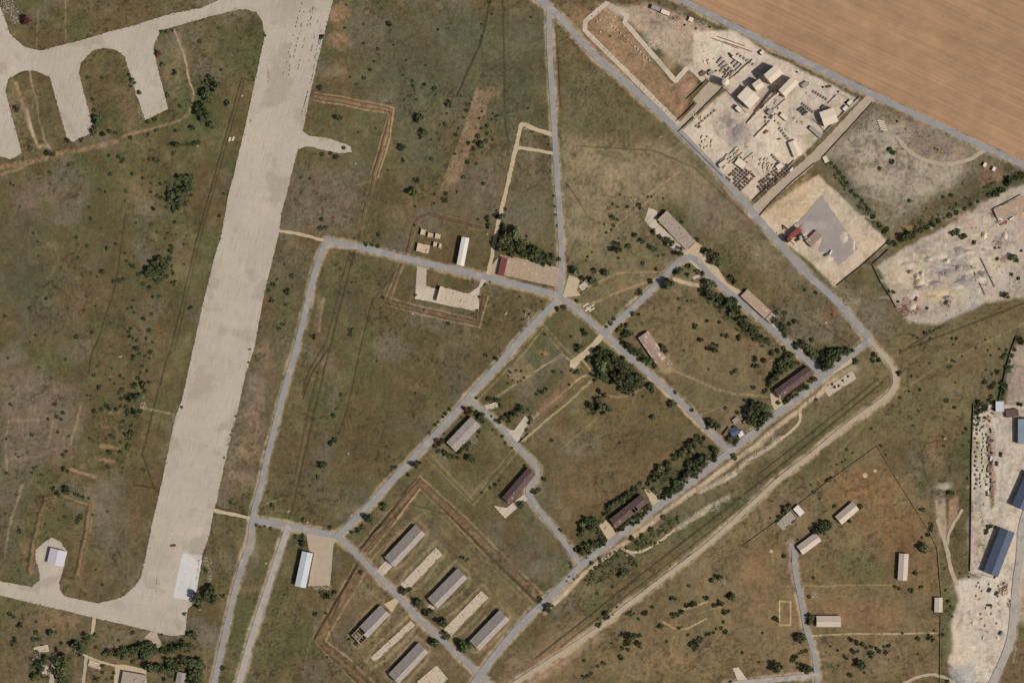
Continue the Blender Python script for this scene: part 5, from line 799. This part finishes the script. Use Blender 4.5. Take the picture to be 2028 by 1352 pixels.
Z(0,680,3.755,'60,110,9 490,120,10 290,178,8 75,450,10 88,462,8 410,452,13 470,515,13 425,545,15 455,565,11 358,562,11 430,657,11 240,680,14 48,710,9 515,688,7 665,703,10 495,803,12 118,823,8 205,810,6 140,843,7 250,925,11 275,915,9 238,960,9 305,975,10,m 52,965,13 480,935,20 505,950,12 555,915,8 470,830,14 740,328,18 700,235,13 895,240,12 920,260,9 1015,35,20 1000,95,18 985,120,12 790,235,7 820,270,9 855,300,9 650,385,9 680,390,7 675,415,8 700,500,18 760,490,15 798,462,17 815,490,12 870,490,14 900,465,13 905,415,14 940,400,16 910,345,16 885,365,12 1010,325,24 1030,260,16 1075,310,25 1110,295,18 1095,360,18 1060,330,14 1020,405,30 985,430,28 1050,400,25 945,470,18 950,515,20 1015,510,25 1020,545,18 1045,500,18 965,380,14 917,580,13 980,610,13 950,680,22 980,665,20 965,705,14 960,765,18 945,780,12 900,733,11 893,803,13 815,812,18 830,690,14 790,705,10 850,700,10 803,910,13 1070,940,12 915,925,9 910,955,8 1040,80,12 1080,90,10 1120,70,14 1110,110,10 1060,170,12 1095,205,12 1050,215,10 1130,60,10 1350,475,11 830,185,8 725,170,8 500,1085,26 445,1115,18 420,1100,15 590,1130,14 620,1145,14 660,1150,10 560,1120,12 447,1140,9 600,1285,22 575,1320,18 800,1248,8 690,1275,8 485,1290,12 335,1340,8 40,1265,6 510,1110,12 400,1080,20,o')
Z(0,1000,3.84,'75,828,16 105,850,13 160,918,24,o 275,968,18 255,1020,16 285,1020,16 300,1015,12 105,1022,22 95,1063,13 410,975,32 470,1050,14 440,1100,20,m 275,885,9 610,1080,45 580,1060,28 625,1110,30 545,1060,15 665,1000,26 725,985,18 730,1080,13,m 905,1025,9 1010,968,15 1232,982,9 1470,990,30 1405,825,14 1510,700,40 1500,720,30 1520,760,25 800,1130,22 850,1110,28 900,1110,32 945,1085,28 950,1130,30 1000,1100,30 1050,1090,28 1090,1070,30 1130,1060,28 1100,1110,32 1130,1120,28 1100,1150,25 1180,1090,25 1230,1100,22 1260,1090,22 1310,1085,26 1350,1080,28 1400,1060,30 1430,1070,22 1260,1115,18 930,1160,14 1145,1230,35 1190,1240,38 1230,1240,30 1290,1190,28 1290,1240,32 1340,1200,32 1400,1180,35 1340,1245,32 1450,1200,38 1510,1200,40 1470,1280,35 1510,1270,35 1500,1330,40 1450,1320,28 1015,1195,18 775,1220,14 740,1312,20 855,1315,14 865,1275,12 780,1270,12 485,1180,48 460,1250,40 475,1285,35 345,1170,32 300,1200,28 320,1235,25 265,1290,28 300,1280,20 280,1110,14 330,1300,16 470,1340,20 510,1340,15 1250,1320,15 780,605,10 730,490,8 155,200,16 700,70,8')
Z(380,680,3.755,'1110,380,14 1072,487,8 1052,535,17 1060,715,22 1030,745,18 985,900,25 965,905,15 935,990,14 880,1058,6 1375,130,7 935,215,10 290,1185,13 360,1215,7 320,1195,9 1435,1215,28 1330,1290,38 1490,915,10 835,1310,16 605,1210,20,g 240,848,7 325,540,6 300,650,8 290,680,7 430,45,6 420,140,6')
Z(380,1000,3.84,'150,650,42 110,690,35 165,700,35 70,700,32 50,730,28 240,690,20 110,495,15 20,980,26 855,110,12 1050,170,16 1255,190,20 1300,170,20 1215,205,14 1285,510,16 1050,680,30,g 1090,670,22 1010,690,22 985,660,15 940,830,18,o 860,290,25,o 800,240,20,o 830,260,18,o 840,230,16,o 600,175,12 555,160,10 490,150,12 520,165,10 825,340,12 780,560,10 70,1215,35 30,1200,35 90,1240,20 30,1300,35 235,1235,18 650,820,6 1020,820,10 1030,1155,8 1250,1050,14 1195,1020,12 705,680,9 480,720,8')
Z(760,680,3.755,'835,120,18 238,370,10 690,405,9 490,490,13 460,520,13 440,545,10 383,605,13 405,585,10 340,660,8 610,480,22,m 640,500,22 620,520,18,m 690,520,22 730,545,25 745,570,20 700,560,16 395,720,22,m 420,740,22 445,720,20 390,760,18 410,800,15 450,810,20 480,830,18 520,840,16 550,850,14 590,780,28 625,770,22 560,800,20 640,740,14 645,850,28 665,870,15 710,655,14 700,690,8 810,640,8 880,690,11 905,740,10 955,775,9 790,425,22 830,415,18 860,430,18 870,460,14 800,540,10 855,580,20 830,570,13 885,550,18 945,550,28 990,520,28 1020,490,28 1050,500,18 930,570,18 1095,560,20 1080,590,13 1075,495,9 1060,640,12 1265,210,14 1180,360,18 1205,340,14 1140,380,12 1150,350,10 1380,305,10 1325,215,8 1450,215,18,g 1395,200,10 945,215,8 1025,205,8 925,240,8 1000,290,8 1045,255,8 960,275,8 1020,280,8 920,295,7 930,205,6 985,200,6 1180,80,7 250,900,30 240,910,20 185,975,14 90,920,12 60,935,10 1120,1095,22 1150,1090,16 1190,1010,20 1010,1200,24 1030,1190,18 1050,910,12 1010,1055,15,o 830,1050,14,o 790,1070,12 730,1110,10 860,1020,10 20,1210,24 1485,1330,20 580,550,10 450,670,8 760,90,14,o')
Z(700,1000,3.84,'390,650,26 425,640,18 500,750,34 580,830,34 685,895,34 705,990,28 625,1040,32 850,1060,42 880,1050,28 830,1085,25 1410,715,22 1495,780,30 20,1050,18,o 840,400,12 820,395,10 870,410,10 855,420,9')
Z(1060,800,3.755,'875,98,18 630,290,7 120,270,12 1210,250,22 1180,280,24 1150,310,24 1110,340,22 1080,370,24 1040,400,24 1000,430,25 970,470,25 930,480,28 1000,490,25 890,520,26 940,530,28 860,560,22 840,590,18 900,560,22 1230,410,28 1190,430,28 1150,450,25 1280,400,25 1330,410,22 1250,450,28 1210,480,28 1160,500,25 1180,530,28 1130,520,25 1090,520,22 1110,560,28 1060,580,28 1080,610,26 1030,590,22 1000,640,25 1040,640,25 980,670,22 950,680,22 1000,680,20 1350,350,30 1340,390,22 880,630,16 925,695,14 960,700,12 1480,400,18 840,770,25 830,800,18 780,590,16 740,640,22 690,680,24 640,710,25 600,740,26 560,770,24 530,800,20 510,820,16 700,840,22 740,850,24 780,840,22 680,880,24 720,890,22 640,920,22 760,870,20 610,930,16 800,820,18 400,860,28 440,870,24 350,890,24 420,920,28 360,940,26 340,970,22 450,930,22 480,950,20 490,980,16 430,1040,26 390,1060,28 350,1090,24 460,1050,24 500,1030,24 330,1070,20 520,1010,16 400,1100,18 300,1080,16 190,940,10 180,930,10 260,1180,10,m 270,1210,10 740,1180,12 650,1270,25,o 680,1250,16,o 1310,1310,18 1365,1295,25 720,1000,20,o 800,980,20,o 860,930,18,o 950,840,16,o 760,1030,16,o 420,1180,16,o 480,1150,14,o 1300,340,12,m 1180,380,12,m')
Z(1060,1050,4.4775,'45,610,28 135,690,34 1210,600,20 1240,605,12 1365,490,14 1520,600,20 1490,590,10 1410,650,28 1380,660,22 1340,665,18 1300,725,25 1270,740,22 1220,755,25 1590,665,20 1640,645,24 1660,650,18 1685,720,24 1710,715,16 1120,855,25 1275,865,14 1300,855,8 1355,925,14 1670,810,14 1650,865,16 1605,870,12 1690,900,20 1540,915,18 1580,905,12 1520,920,14 1420,980,28 1460,965,25 1390,1010,24 1440,1010,24 1365,1010,16 1410,1045,22 1475,960,16 1745,580,32 1630,425,28 1565,440,16 845,735,25 815,735,14 875,735,12 725,678,10 630,740,24 650,770,18 620,780,14 560,840,20 575,830,14 555,780,10 690,745,9 970,745,22 985,725,16 1040,680,16 920,785,12 855,940,32 820,970,28 845,1000,24 800,1000,22 880,930,22 930,930,20 770,1040,18 825,1055,16 930,1015,30 770,1120,26 770,915,14 745,930,9 795,910,9 675,998,10 600,1175,16 620,1180,10 555,1200,15 435,1150,14 430,1295,18 470,1285,18 500,1265,14 1170,985,12,m 780,370,28,o 810,360,20,o 750,400,18,o 900,310,12 860,305,10 540,330,18,o 580,310,16,o 690,500,14,o 550,560,14,o')
Z(1440,540,3.755,'30,40,22 60,70,20 350,350,25 400,390,25 430,430,25 360,300,18 460,380,16 430,470,18 520,540,25 560,530,28 600,560,28 630,500,16 620,600,28 650,620,22 735,675,45 715,650,28 750,690,28 810,600,32 850,590,28 890,580,26 930,575,20 760,600,28 780,640,26 830,640,22 700,600,20 130,370,22 160,400,24 190,430,24 220,460,22 250,480,18 300,500,16 120,340,20 80,300,22 40,270,26 20,220,24 90,260,16 190,480,12 200,650,16,m 275,655,20,m 190,690,14,m 230,690,14,m 340,600,22 380,580,20 440,600,22 480,620,25 430,650,25 400,680,28 440,710,26 480,680,24 390,730,26 360,770,26 330,810,26 310,840,18 360,700,16 420,560,16 640,800,25 655,790,14 590,840,22 550,860,22 510,880,22 560,830,18 480,910,22 450,940,22 430,960,16 520,910,14 380,965,16 195,860,12 285,880,20,g 1285,750,20 1260,740,10 1355,882,9 1370,770,6 1435,870,10 1285,930,10 1070,1160,9 890,1315,10 1145,1285,9 1380,1135,8 90,485,16 35,745,12 70,720,10 200,980,30 240,1000,35 290,1010,32 220,1050,35 270,1070,35 320,1050,28 250,1110,28 200,1090,28 220,1150,22 150,1040,25 30,1240,20 70,1230,22 45,1270,22 90,1210,14 660,945,12,o 960,660,22,o 1100,610,22,o 1080,650,18,o 1130,650,18,o 580,130,12,m 660,150,12,m 430,300,16,o 500,360,16,o 780,310,8 860,800,9 830,840,9 800,850,10 780,830,9 900,770,9')
Z(1440,880,3.755,'890,38,9 935,62,8 858,130,6 880,112,6 815,150,6 755,262,16 740,270,12 775,245,10 645,355,13 625,300,7 690,403,8 440,480,24 460,450,16 420,510,18 390,540,18 375,570,14 430,495,18 322,545,8 335,420,6 700,620,32 740,600,32 770,590,25 660,640,24 720,650,24 630,630,18 525,705,8 800,460,14 1465,770,38 1450,690,10,m 1490,670,14 1400,955,16 1368,1085,18 1250,1055,12 1280,1070,12,o 1445,1060,14 45,1125,28 15,1120,18 10,1240,14 370,1300,24 610,1130,12 620,1290,30 620,1320,24 1150,12,8 1180,75,7 990,460,18,o 910,570,14 425,830,16,o 645,990,10,o')
Z(1440,1080,4.97,'710,905,44 740,890,25 690,880,25 350,858,12,m 150,1050,14,m 315,1145,12 495,1195,46 790,1205,42 770,1190,24 650,1110,26 680,1080,24 640,1130,20 710,1060,14 740,1045,18 780,1035,18 690,1160,16 685,1200,10 1215,930,26,m 1290,955,24 1335,970,22 1270,940,16 1250,1050,20 1230,1030,18 1160,1090,18 1180,1110,12 1370,1005,14 1420,995,16 1395,1060,18 1425,1050,22 1420,1090,20,g 1310,1160,36 1330,1180,30 1295,1140,24 1355,1250,10 1210,1270,22,m 1020,990,9 1470,1010,18,m 1500,1040,22,m 1560,1040,24,m 1590,980,20,m 1545,990,14,m 1880,915,22 1880,1065,10 1725,862,12 30,1340,16 25,640,12 1290,1040,14 1090,1030,12,o 1100,1180,9')
Z(1780,600,5.407,'570,378,14 618,380,16 342,380,14 205,375,10 280,320,22 330,300,12 380,290,10 440,265,10 160,350,10 930,392,10 953,500,10 985,560,8 825,480,8 1080,490,14 1155,505,16 575,615,14 600,630,9 330,645,11 530,690,14,o 560,675,14,o 1060,735,24 1000,760,10 925,845,24 1000,890,30 1025,860,20 970,900,20 515,1045,25 115,945,13 225,920,9 140,790,7 935,715,7 610,850,8 600,1120,18,g 1110,580,22 1130,560,18 1300,370,30 1330,430,30 1310,400,28 1240,500,22 1210,560,22 1180,620,22 1160,680,26 1140,730,18 1190,690,20 1110,850,30 1140,880,28 1100,920,28 1120,960,26 1090,1000,24 990,1000,22 960,1040,18 850,1060,28 890,1080,26 840,1110,24 930,1100,28 880,1150,28 920,1150,26 840,1180,22 850,1230,18 780,1250,14 1000,1070,18 1280,1080,20 1310,1090,18 720,1340,14 20,750,16 10,1010,14 585,445,8 215,1160,12,g 680,570,9 240,440,10 20,510,12')
Z(1780,840,5.407,'722,52,16 690,95,11 480,230,13 475,135,12 690,225,8 755,185,12 735,575,14 545,730,26,g 580,735,18,g 265,920,28,g 350,1080,28,g 345,1130,22,g 318,1185,16 250,1210,12 960,1100,22 990,1090,20 940,1140,22 1030,1100,14 930,1165,16')
Z(1780,1060,4.63,'180,945,20 305,940,30 325,870,10 385,912,16 408,905,12 30,893,14 178,1085,10 445,1335,18 450,600,16,g 480,650,14,g 430,500,12,g 490,740,10,g 640,380,10 560,345,10')
Z(1628,150,3.755,'500,1240,18 540,1250,22 620,1200,30 660,1190,28 690,1180,22 740,1150,22 780,1130,18 830,1100,22 870,1080,18 950,1040,18 1000,1020,16 1060,990,14 1240,890,16 1290,880,22,g 1320,850,22 1370,800,24 1400,780,25 1440,760,22 1480,740,22 1350,850,16 1110,960,12 1160,935,12 380,1050,20 440,1110,22 480,1140,22 340,990,14 300,930,14 250,890,14 220,860,14 460,1160,18 160,760,13,o 130,720,12,o 100,680,14,o 190,800,14,o 70,650,12,o 530,570,20,o 500,550,18,o 520,640,18,o 430,690,14,o 1000,1165,24 1040,1200,18 1060,1190,18 1130,1240,16 970,1170,18 560,340,9 860,550,8 840,540,7 650,930,14,o 960,890,14,o 900,900,12,o')
Z(1700,340,4.583,'1400,780,30,g 1430,800,24,g 1340,1120,30 1240,690,12 1280,690,10 1260,790,16 1390,930,15 1450,970,15 1480,720,12 270,1080,16,o 320,1090,16,o 360,1180,12 800,1180,16 625,1240,12')
Z(1140,0,5.007,'1330,270,12,o 1080,250,6 1195,285,6 345,360,8,m')
Z(1420,0,5.007,'420,530,12 125,540,14 155,560,12 790,715,8 1050,865,9 1200,910,10 1275,1020,9 530,1115,14 480,1165,12')
# prototypes: crowns of many leaf clumps over a tapered trunk with limbs
TR = random.Random(77)
def crown_mesh(name, seed, n, m, low=False):
    r = random.Random(seed); k = MB(); lobes = [(0, 0, .62, .62)]
    for i in range(r.randint(5, 8)):
        a = r.uniform(0, 6.28); d_ = r.uniform(.35, .72); lobes.append((math.cos(a)*d_, math.sin(a)*d_, r.uniform(.4, .8), r.uniform(.25, .45)))
    for i in range(n):
        lx, ly, lz, lr = r.choice(lobes); u = Vector((r.gauss(0, 1), r.gauss(0, 1), r.gauss(.25, 1))).normalized(); q = lr*r.uniform(.6, 1.08)
        p = Vector((lx+u.x*q, ly+u.y*q, (.45 if low else 1.0)*(lz+u.z*q*.85))); 
        if p.z < .12: p.z = .12+r.random()*.1
        nrm = (u+Vector((r.gauss(0, .5), r.gauss(0, .5), r.gauss(.3, .5)))).normalized(); t1 = nrm.orthogonal().normalized(); t1.rotate(__import__('mathutils').Quaternion(nrm, r.uniform(0, 6.28))); t2 = nrm.cross(t1); s_ = r.uniform(.13, .24) if low else r.uniform(.09, .19)
        k.add([p+t1*s_, p+t2*s_*r.uniform(.5, .9)+nrm*s_*.2, p-t1*s_, p-t2*s_*r.uniform(.5, .9)-nrm*s_*.15], [(0, 1, 2, 3)])
    me = k.mesh(name); me.materials.append(m); return me
def trunk_mesh(seed):
    r = random.Random(seed); k = MB(); k.cyl(0, 0, 0, .075, .45, .055, 8)
    for i in range(5):
        a = i*1.26+r.uniform(-.3, .3); k.tube((0, 0, .35), (math.cos(a)*.42, math.sin(a)*.42, r.uniform(.6, .85)), .03, 6)
    me = k.mesh('trunk'); me.materials.append(M['bark']); return me
KD = {'': 'leaf_dark', 'o': 'leaf_olive', 'g': 'leaf_light', 'm': 'leaf_maroon'}
CR = {k: [crown_mesh('crown', 100*i+j, 380, M[m]) for j in range(5)] for i, (k, m) in enumerate(KD.items())}
SH = {k: [crown_mesh('shrub', 900+100*i+j, 150, M[m], True) for j in range(3)] for i, (k, m) in enumerate(KD.items())}
TK = [trunk_mesh(i) for i in range(3)]
LM = [('the upper parking loops',205,180),('the taxiway spur',650,285),('the upper taxiway strip',560,110),('the long excavation',1260,120),('the silo',1435,165),('the quarried soil strip',915,280),('the narrow white shed',917,500),('the loop road platform',900,590),('the ruined crossroads slab',1055,538),('the main crossroads',1108,588),
 ('the flat roadside ruin',1340,455),('the pale workshop',1500,605),('the corner maroon building',1572,757),('the middle maroon building',1245,1010),('the bend maroon building',1028,960),('the mauve building',918,860),('the pink tiled house',1290,688),('the blue grey cottage',1455,852),('the red batching plant',1580,465),('the quarry yard',1860,540),('the grey rubble lot',1780,330),
 ('the roofless hut ruin',1560,1028),('the upper right hut',1676,1015),('the lane head hut',1602,1075),('the upright hut',1788,1122),('the low wide hut',1640,1230),('the tiny fence hut',1858,1196),('the long blue warehouse',1976,1092),('the light blue warehouse',2028,850),('the long blue shed',602,1126),('the lilac hangar',114,1102),('the white apron patch',372,1140),('the upper barrack',802,1080),('the middle barrack',886,1163),('the big tree barrack',970,1246),('the collapsed barrack',735,1236),
 ('the bottom edge barrack',810,1311),('the bottom crossroads',951,1332),('the left berm',120,1010),('the square soil tracks',55,865),('the striped soil beds',218,860),('the left tree strip',400,200),('the left meadow',130,520),('the taxiway bend grass',240,1120),('the taxiway footpath',600,464),('the meadow track',690,860),('the oval of ruins',1390,1240),('the rectangular pitch line',1555,1215),('the bottom lane corner',1619,1337),('the dirt road bend',1772,750),('the right meadow',1850,720),('the pale dust yard',1950,1260),('the white ruin',82,1310),('the grey bottom building',265,1345),('the short road junction',500,1028),('the upper road fork',1090,20),('the pale path bend',1024,292),('the grassy loop end',1175,715),('the dirt road bottom',1150,1265),('the bare lawn ring',1023,745),('the mid taxiway edge',470,780),('the purple meadow',660,400),('the field upper track',960,100),('the dense dark thicket',330,540),('the lower taxiway edge',410,1090),('the cluster by the left strip',265,770)]
def where(x, y):
    nm, lx, ly = min(LM, key=lambda q: (q[1]-x)**2+(q[2]-y)**2); dx, dy = x-lx, y-ly
    a = math.degrees(math.atan2(dy, dx)) % 360; s_ = ['right of','below right of','below','below left of','left of','above left of','above','above right of'][int((a+22.5)//45) % 8]
    return s_+' '+nm, math.hypot(dx, dy)
T2 = []
for x, y, r, kd in T:                    # drop what two neighbouring tiles both list
    if any((x-a)**2+(y-b)**2 < (.55*max(r, c))**2 for a, b, c, _ in T2): continue
    T2.append((x, y, max(r, 2.1), kd or ('o' if int(x*7+y*3) % 7 == 0 else 'g' if int(x*5+y*11) % 13 == 0 and r > 4 else '')))
T2.sort(key=lambda q: -q[2])
n = len(T2); par = list(range(n))
def root(i):
    while par[i] != i: i = par[i]
    return i
for i in range(n):
    for j in range(i):
        if math.hypot(T2[i][0]-T2[j][0], T2[i][1]-T2[j][1]) < .95*(T2[i][2]+T2[j][2]): par[root(i)] = root(j)
comp = {}
for i in range(n): comp.setdefault(root(i), []).append(i)
TREE_MAX, SHRUB_MAX = 295, 295
COLW = {'': 'dark green', 'o': 'olive', 'g': 'light green', 'm': 'reddish brown'}
ORD = ['', 'second ', 'third ', 'fourth ', 'fifth ', 'sixth ', 'seventh ', 'eighth ', 'ninth ', 'tenth ', 'eleventh ', 'twelfth ', 'thirteenth ', 'fourteenth ']
kind_ = {}; nt = 0
for i, (x, y, r, kd) in enumerate(T2):
    if r >= 5.2 and nt < TREE_MAX: kind_[i] = 'tree'; nt += 1
    else: kind_[i] = 'shrub'
sh = [i for i in range(n) if kind_[i] == 'shrub']; big = set(sh[:SHRUB_MAX]); rest = sh[SHRUB_MAX:]
cl = {}; usedc = {}
for c_, mem in sorted(comp.items(), key=lambda q: -len(q[1])):
    if len(mem) < 5: continue
    ax = sum(T2[i][0] for i in mem)/len(mem); ay = sum(T2[i][1] for i in mem)/len(mem); w_, _ = where(ax, ay); usedc[w_] = usedc.get(w_, 0)+1
    sz = 'large dense' if len(mem) > 25 else 'dense' if len(mem) > 10 else 'small'
    cl[c_] = (sz+' clump '+w_)+('' if usedc[w_] == 1 else ', '+ORD[usedc[w_]-1]+'largest')
buckets = {}
for i in range(n):
    x, y, r, kd = T2[i]; c_ = root(i)
    if c_ in cl: continue
    w_, d_ = where(x, y); sz = 'large' if r > 8 else 'mid-sized' if r > 5.2 else 'small' if r > 3 else 'tiny'
    buckets.setdefault((sz, kd, kind_[i], w_), []).append((d_, i))
LAB = {}
for (sz, kd, k_, w_), v in buckets.items():
    for q, (d_, i) in enumerate(sorted(v)): LAB[i] = f"{sz} {COLW[kd]} {k_} {w_}"+(f", {ORD[min(q, 13)]}nearest" if len(v) > 1 else '')
stuff = MB()
for i, (x, y, r, kd) in enumerate(T2):
    if i in rest: continue
    X_, Y_ = W(x, y); z = hz(x, y)-.05; rr = r*S*(1.28 if kind_[i] == 'tree' else 1.12); c_ = root(i); ang = TR.uniform(0, 6.28)
    if kind_[i] == 'tree': lab = LAB.get(i) or f"{COLW[kd]} tree in the {cl[c_]}"
    else: lab = LAB.get(i) or f"{COLW[kd]} shrub in the {cl[c_]}"
    grp = lab if c_ in cl else ('separate trees in the grassland' if kind_[i] == 'tree' else 'separate shrubs in the grassland')
    if kind_[i] == 'tree':
        o = thing('tree', lab, 'tree', (X_, Y_, z), ang, grp); zz = TR.uniform(.85, 1.15)*.85; o.scale = (rr*TR.uniform(.95, 1.12), rr*TR.uniform(.9, 1.08), rr*1.45*zz)
        link('trunk', TK[i % 3], parent=o); link('crown', CR[kd][TR.randrange(5)], parent=o)
    else:
        o = link('shrub', SH[kd][TR.randrange(3)], loc=(X_, Y_, z), rz=ang, label=lab, category='shrub', group=grp); o.scale = (rr*1.12*TR.uniform(.9, 1.15), rr*1.12*TR.uniform(.9, 1.1), rr*1.7*TR.uniform(.8, 1.2))
def scrub(k, x, y, r, n_, z=None):
    X_, Y_ = W(x, y); z = hz(x, y) if z is None else z; rr = r*S
    for q in range(n_):
        a = TR.uniform(0, 6.28); d_ = math.sqrt(TR.random())*rr; p = Vector((X_+math.cos(a)*d_, Y_+math.sin(a)*d_, z+TR.uniform(.05, .9)*rr*(1.1-d_/rr*.6))); nrm = Vector((TR.gauss(0, .6), TR.gauss(0, .6), TR.gauss(.5, .6))).normalized(); t1 = nrm.orthogonal(); t2 = nrm.cross(t1); s_ = TR.uniform(.25, .5)*rr
        k.add([p+t1*s_, p+t2*s_*.7, p-t1*s_, p-t2*s_*.7], [(0, 1, 2, 3)])
for i in rest: scrub(stuff, T2[i][0], T2[i][1], T2[i][2], 40)
# low scattered tufts that nobody could count
for x, y, rx, ry, m_ in [(60,40,0,0,0),(1010,700,0,0,0),(390,200,18,70,40),(250,720,30,60,70),(290,690,18,40,50),(350,380,40,40,40),(310,560,40,60,40),(130,240,60,60,70),(330,150,20,60,40),(160,320,140,20,60),(920,260,50,90,70),(640,480,40,12,16),(560,600,30,80,50),(1150,450,90,60,50),(1270,440,60,60,60),(1370,470,40,50,30),(1500,520,60,60,70),(1570,620,60,70,90),(1650,620,50,40,80),(1690,590,60,40,60),(1400,1000,120,60,90),(1290,1100,80,40,70),(1250,1130,90,40,60),(1540,880,80,40,60),(1640,790,60,30,60),(1800,400,90,40,90),(1700,280,50,50,60),(1830,280,60,25,70),(1940,520,60,70,60),(1890,640,90,30,40),(1700,1080,120,120,60),(1300,1270,120,60,60),(1240,1250,60,60,40),(1700,1290,90,40,50),(1640,1180,70,60,30),(1000,900,80,60,40),(1180,850,80,80,50),(1320,850,90,70,40),(950,1070,60,60,50),(860,1150,120,120,60),(650,1200,60,100,80),(560,1200,30,90,60),(450,1150,40,90,50),(120,1240,120,30,40),(90,1310,90,40,60),(330,1330,60,20,40),(60,840,60,70,50),(230,860,40,60,40),(120,1010,60,40,40),(700,640,50,120,60),(620,760,30,60,40),(820,470,30,40,20),(1050,620,30,30,30),(1180,560,40,30,30),(1230,420,30,20,20),(1940,1000,10,130,60),(1960,900,12,60,40),(1870,1180,12,80,60),(1230,140,60,80,50),(1120,60,30,30,30)]:
    for q in range(m_): 
        a, b_ = TR.uniform(-1, 1), TR.uniform(-1, 1); px, py = x+a*rx, y+b_*ry; scrub(stuff, px, py, TR.uniform(.7, 1.7), 7)
for x0, y0, x1, y1 in [(598,6,560,150),(606,8,578,130),(615,20,590,140),(622,4,604,110),(632,30,612,120),(641,40,622,120),(575,110,572,150),(530,125,532,160),(536,130,530,165),(498,228,492,260),(640,60,600,220),(622,140,596,230),(497,690,491,720),(464,835,452,880),(454,860,448,885),(312,1130,307,1190),(356,1150,350,1160),(395,1100,386,1180),(420,700,600,0)]:
    L = math.hypot(x1-x0, y1-y0); t_ = 0
    while t_ < L:
        l = TR.uniform(2, 9)
        if TR.random() < (.55 if L < 200 else .0):
            for q in range(int(l/.8)): u = (t_+q*.8)/L; scrub(stuff, x0+(x1-x0)*u+TR.uniform(-.3, .3), y0+(y1-y0)*u, TR.uniform(.7, 1.2), 5, .06)
        t_ += l+TR.uniform(1, 6)
for p in HEDGE:
    xs = [q[0] for q in p]; ys = [q[1] for q in p]; ar = (max(xs)-min(xs))*(max(ys)-min(ys))
    A_ = np.array([[TR.uniform(min(xs), max(xs)), TR.uniform(min(ys), max(ys))] for _ in range(int(ar/26))]); ok = inside(A_[:, 0], A_[:, 1], p); dens = vnoise(A_[:, 0], A_[:, 1], 16, 5)
    for (x, y), o_, dn in zip(A_, ok, dens):
        if o_ and dn > .42: scrub(stuff, x, y, TR.uniform(1.2, 3.2), 10)
ed = TAXI+TAXI[:1]
for (x0, y0), (x1, y1) in zip(ed, ed[1:]):
    L = math.hypot(x1-x0, y1-y0)
    for q in range(int(L*.16)):
        u = TR.random(); scrub(stuff, x0+(x1-x0)*u+TR.gauss(0, 1.6), y0+(y1-y0)*u+TR.gauss(0, 1.6), TR.uniform(.7, 1.6), 6, -.05)
stuff.build('low_scrub', M['leaf_dark'], kind='stuff', label='low dark scrub and tufts dotted over the dry grass')
print('TREES', n, nt, len(sh), len(rest))
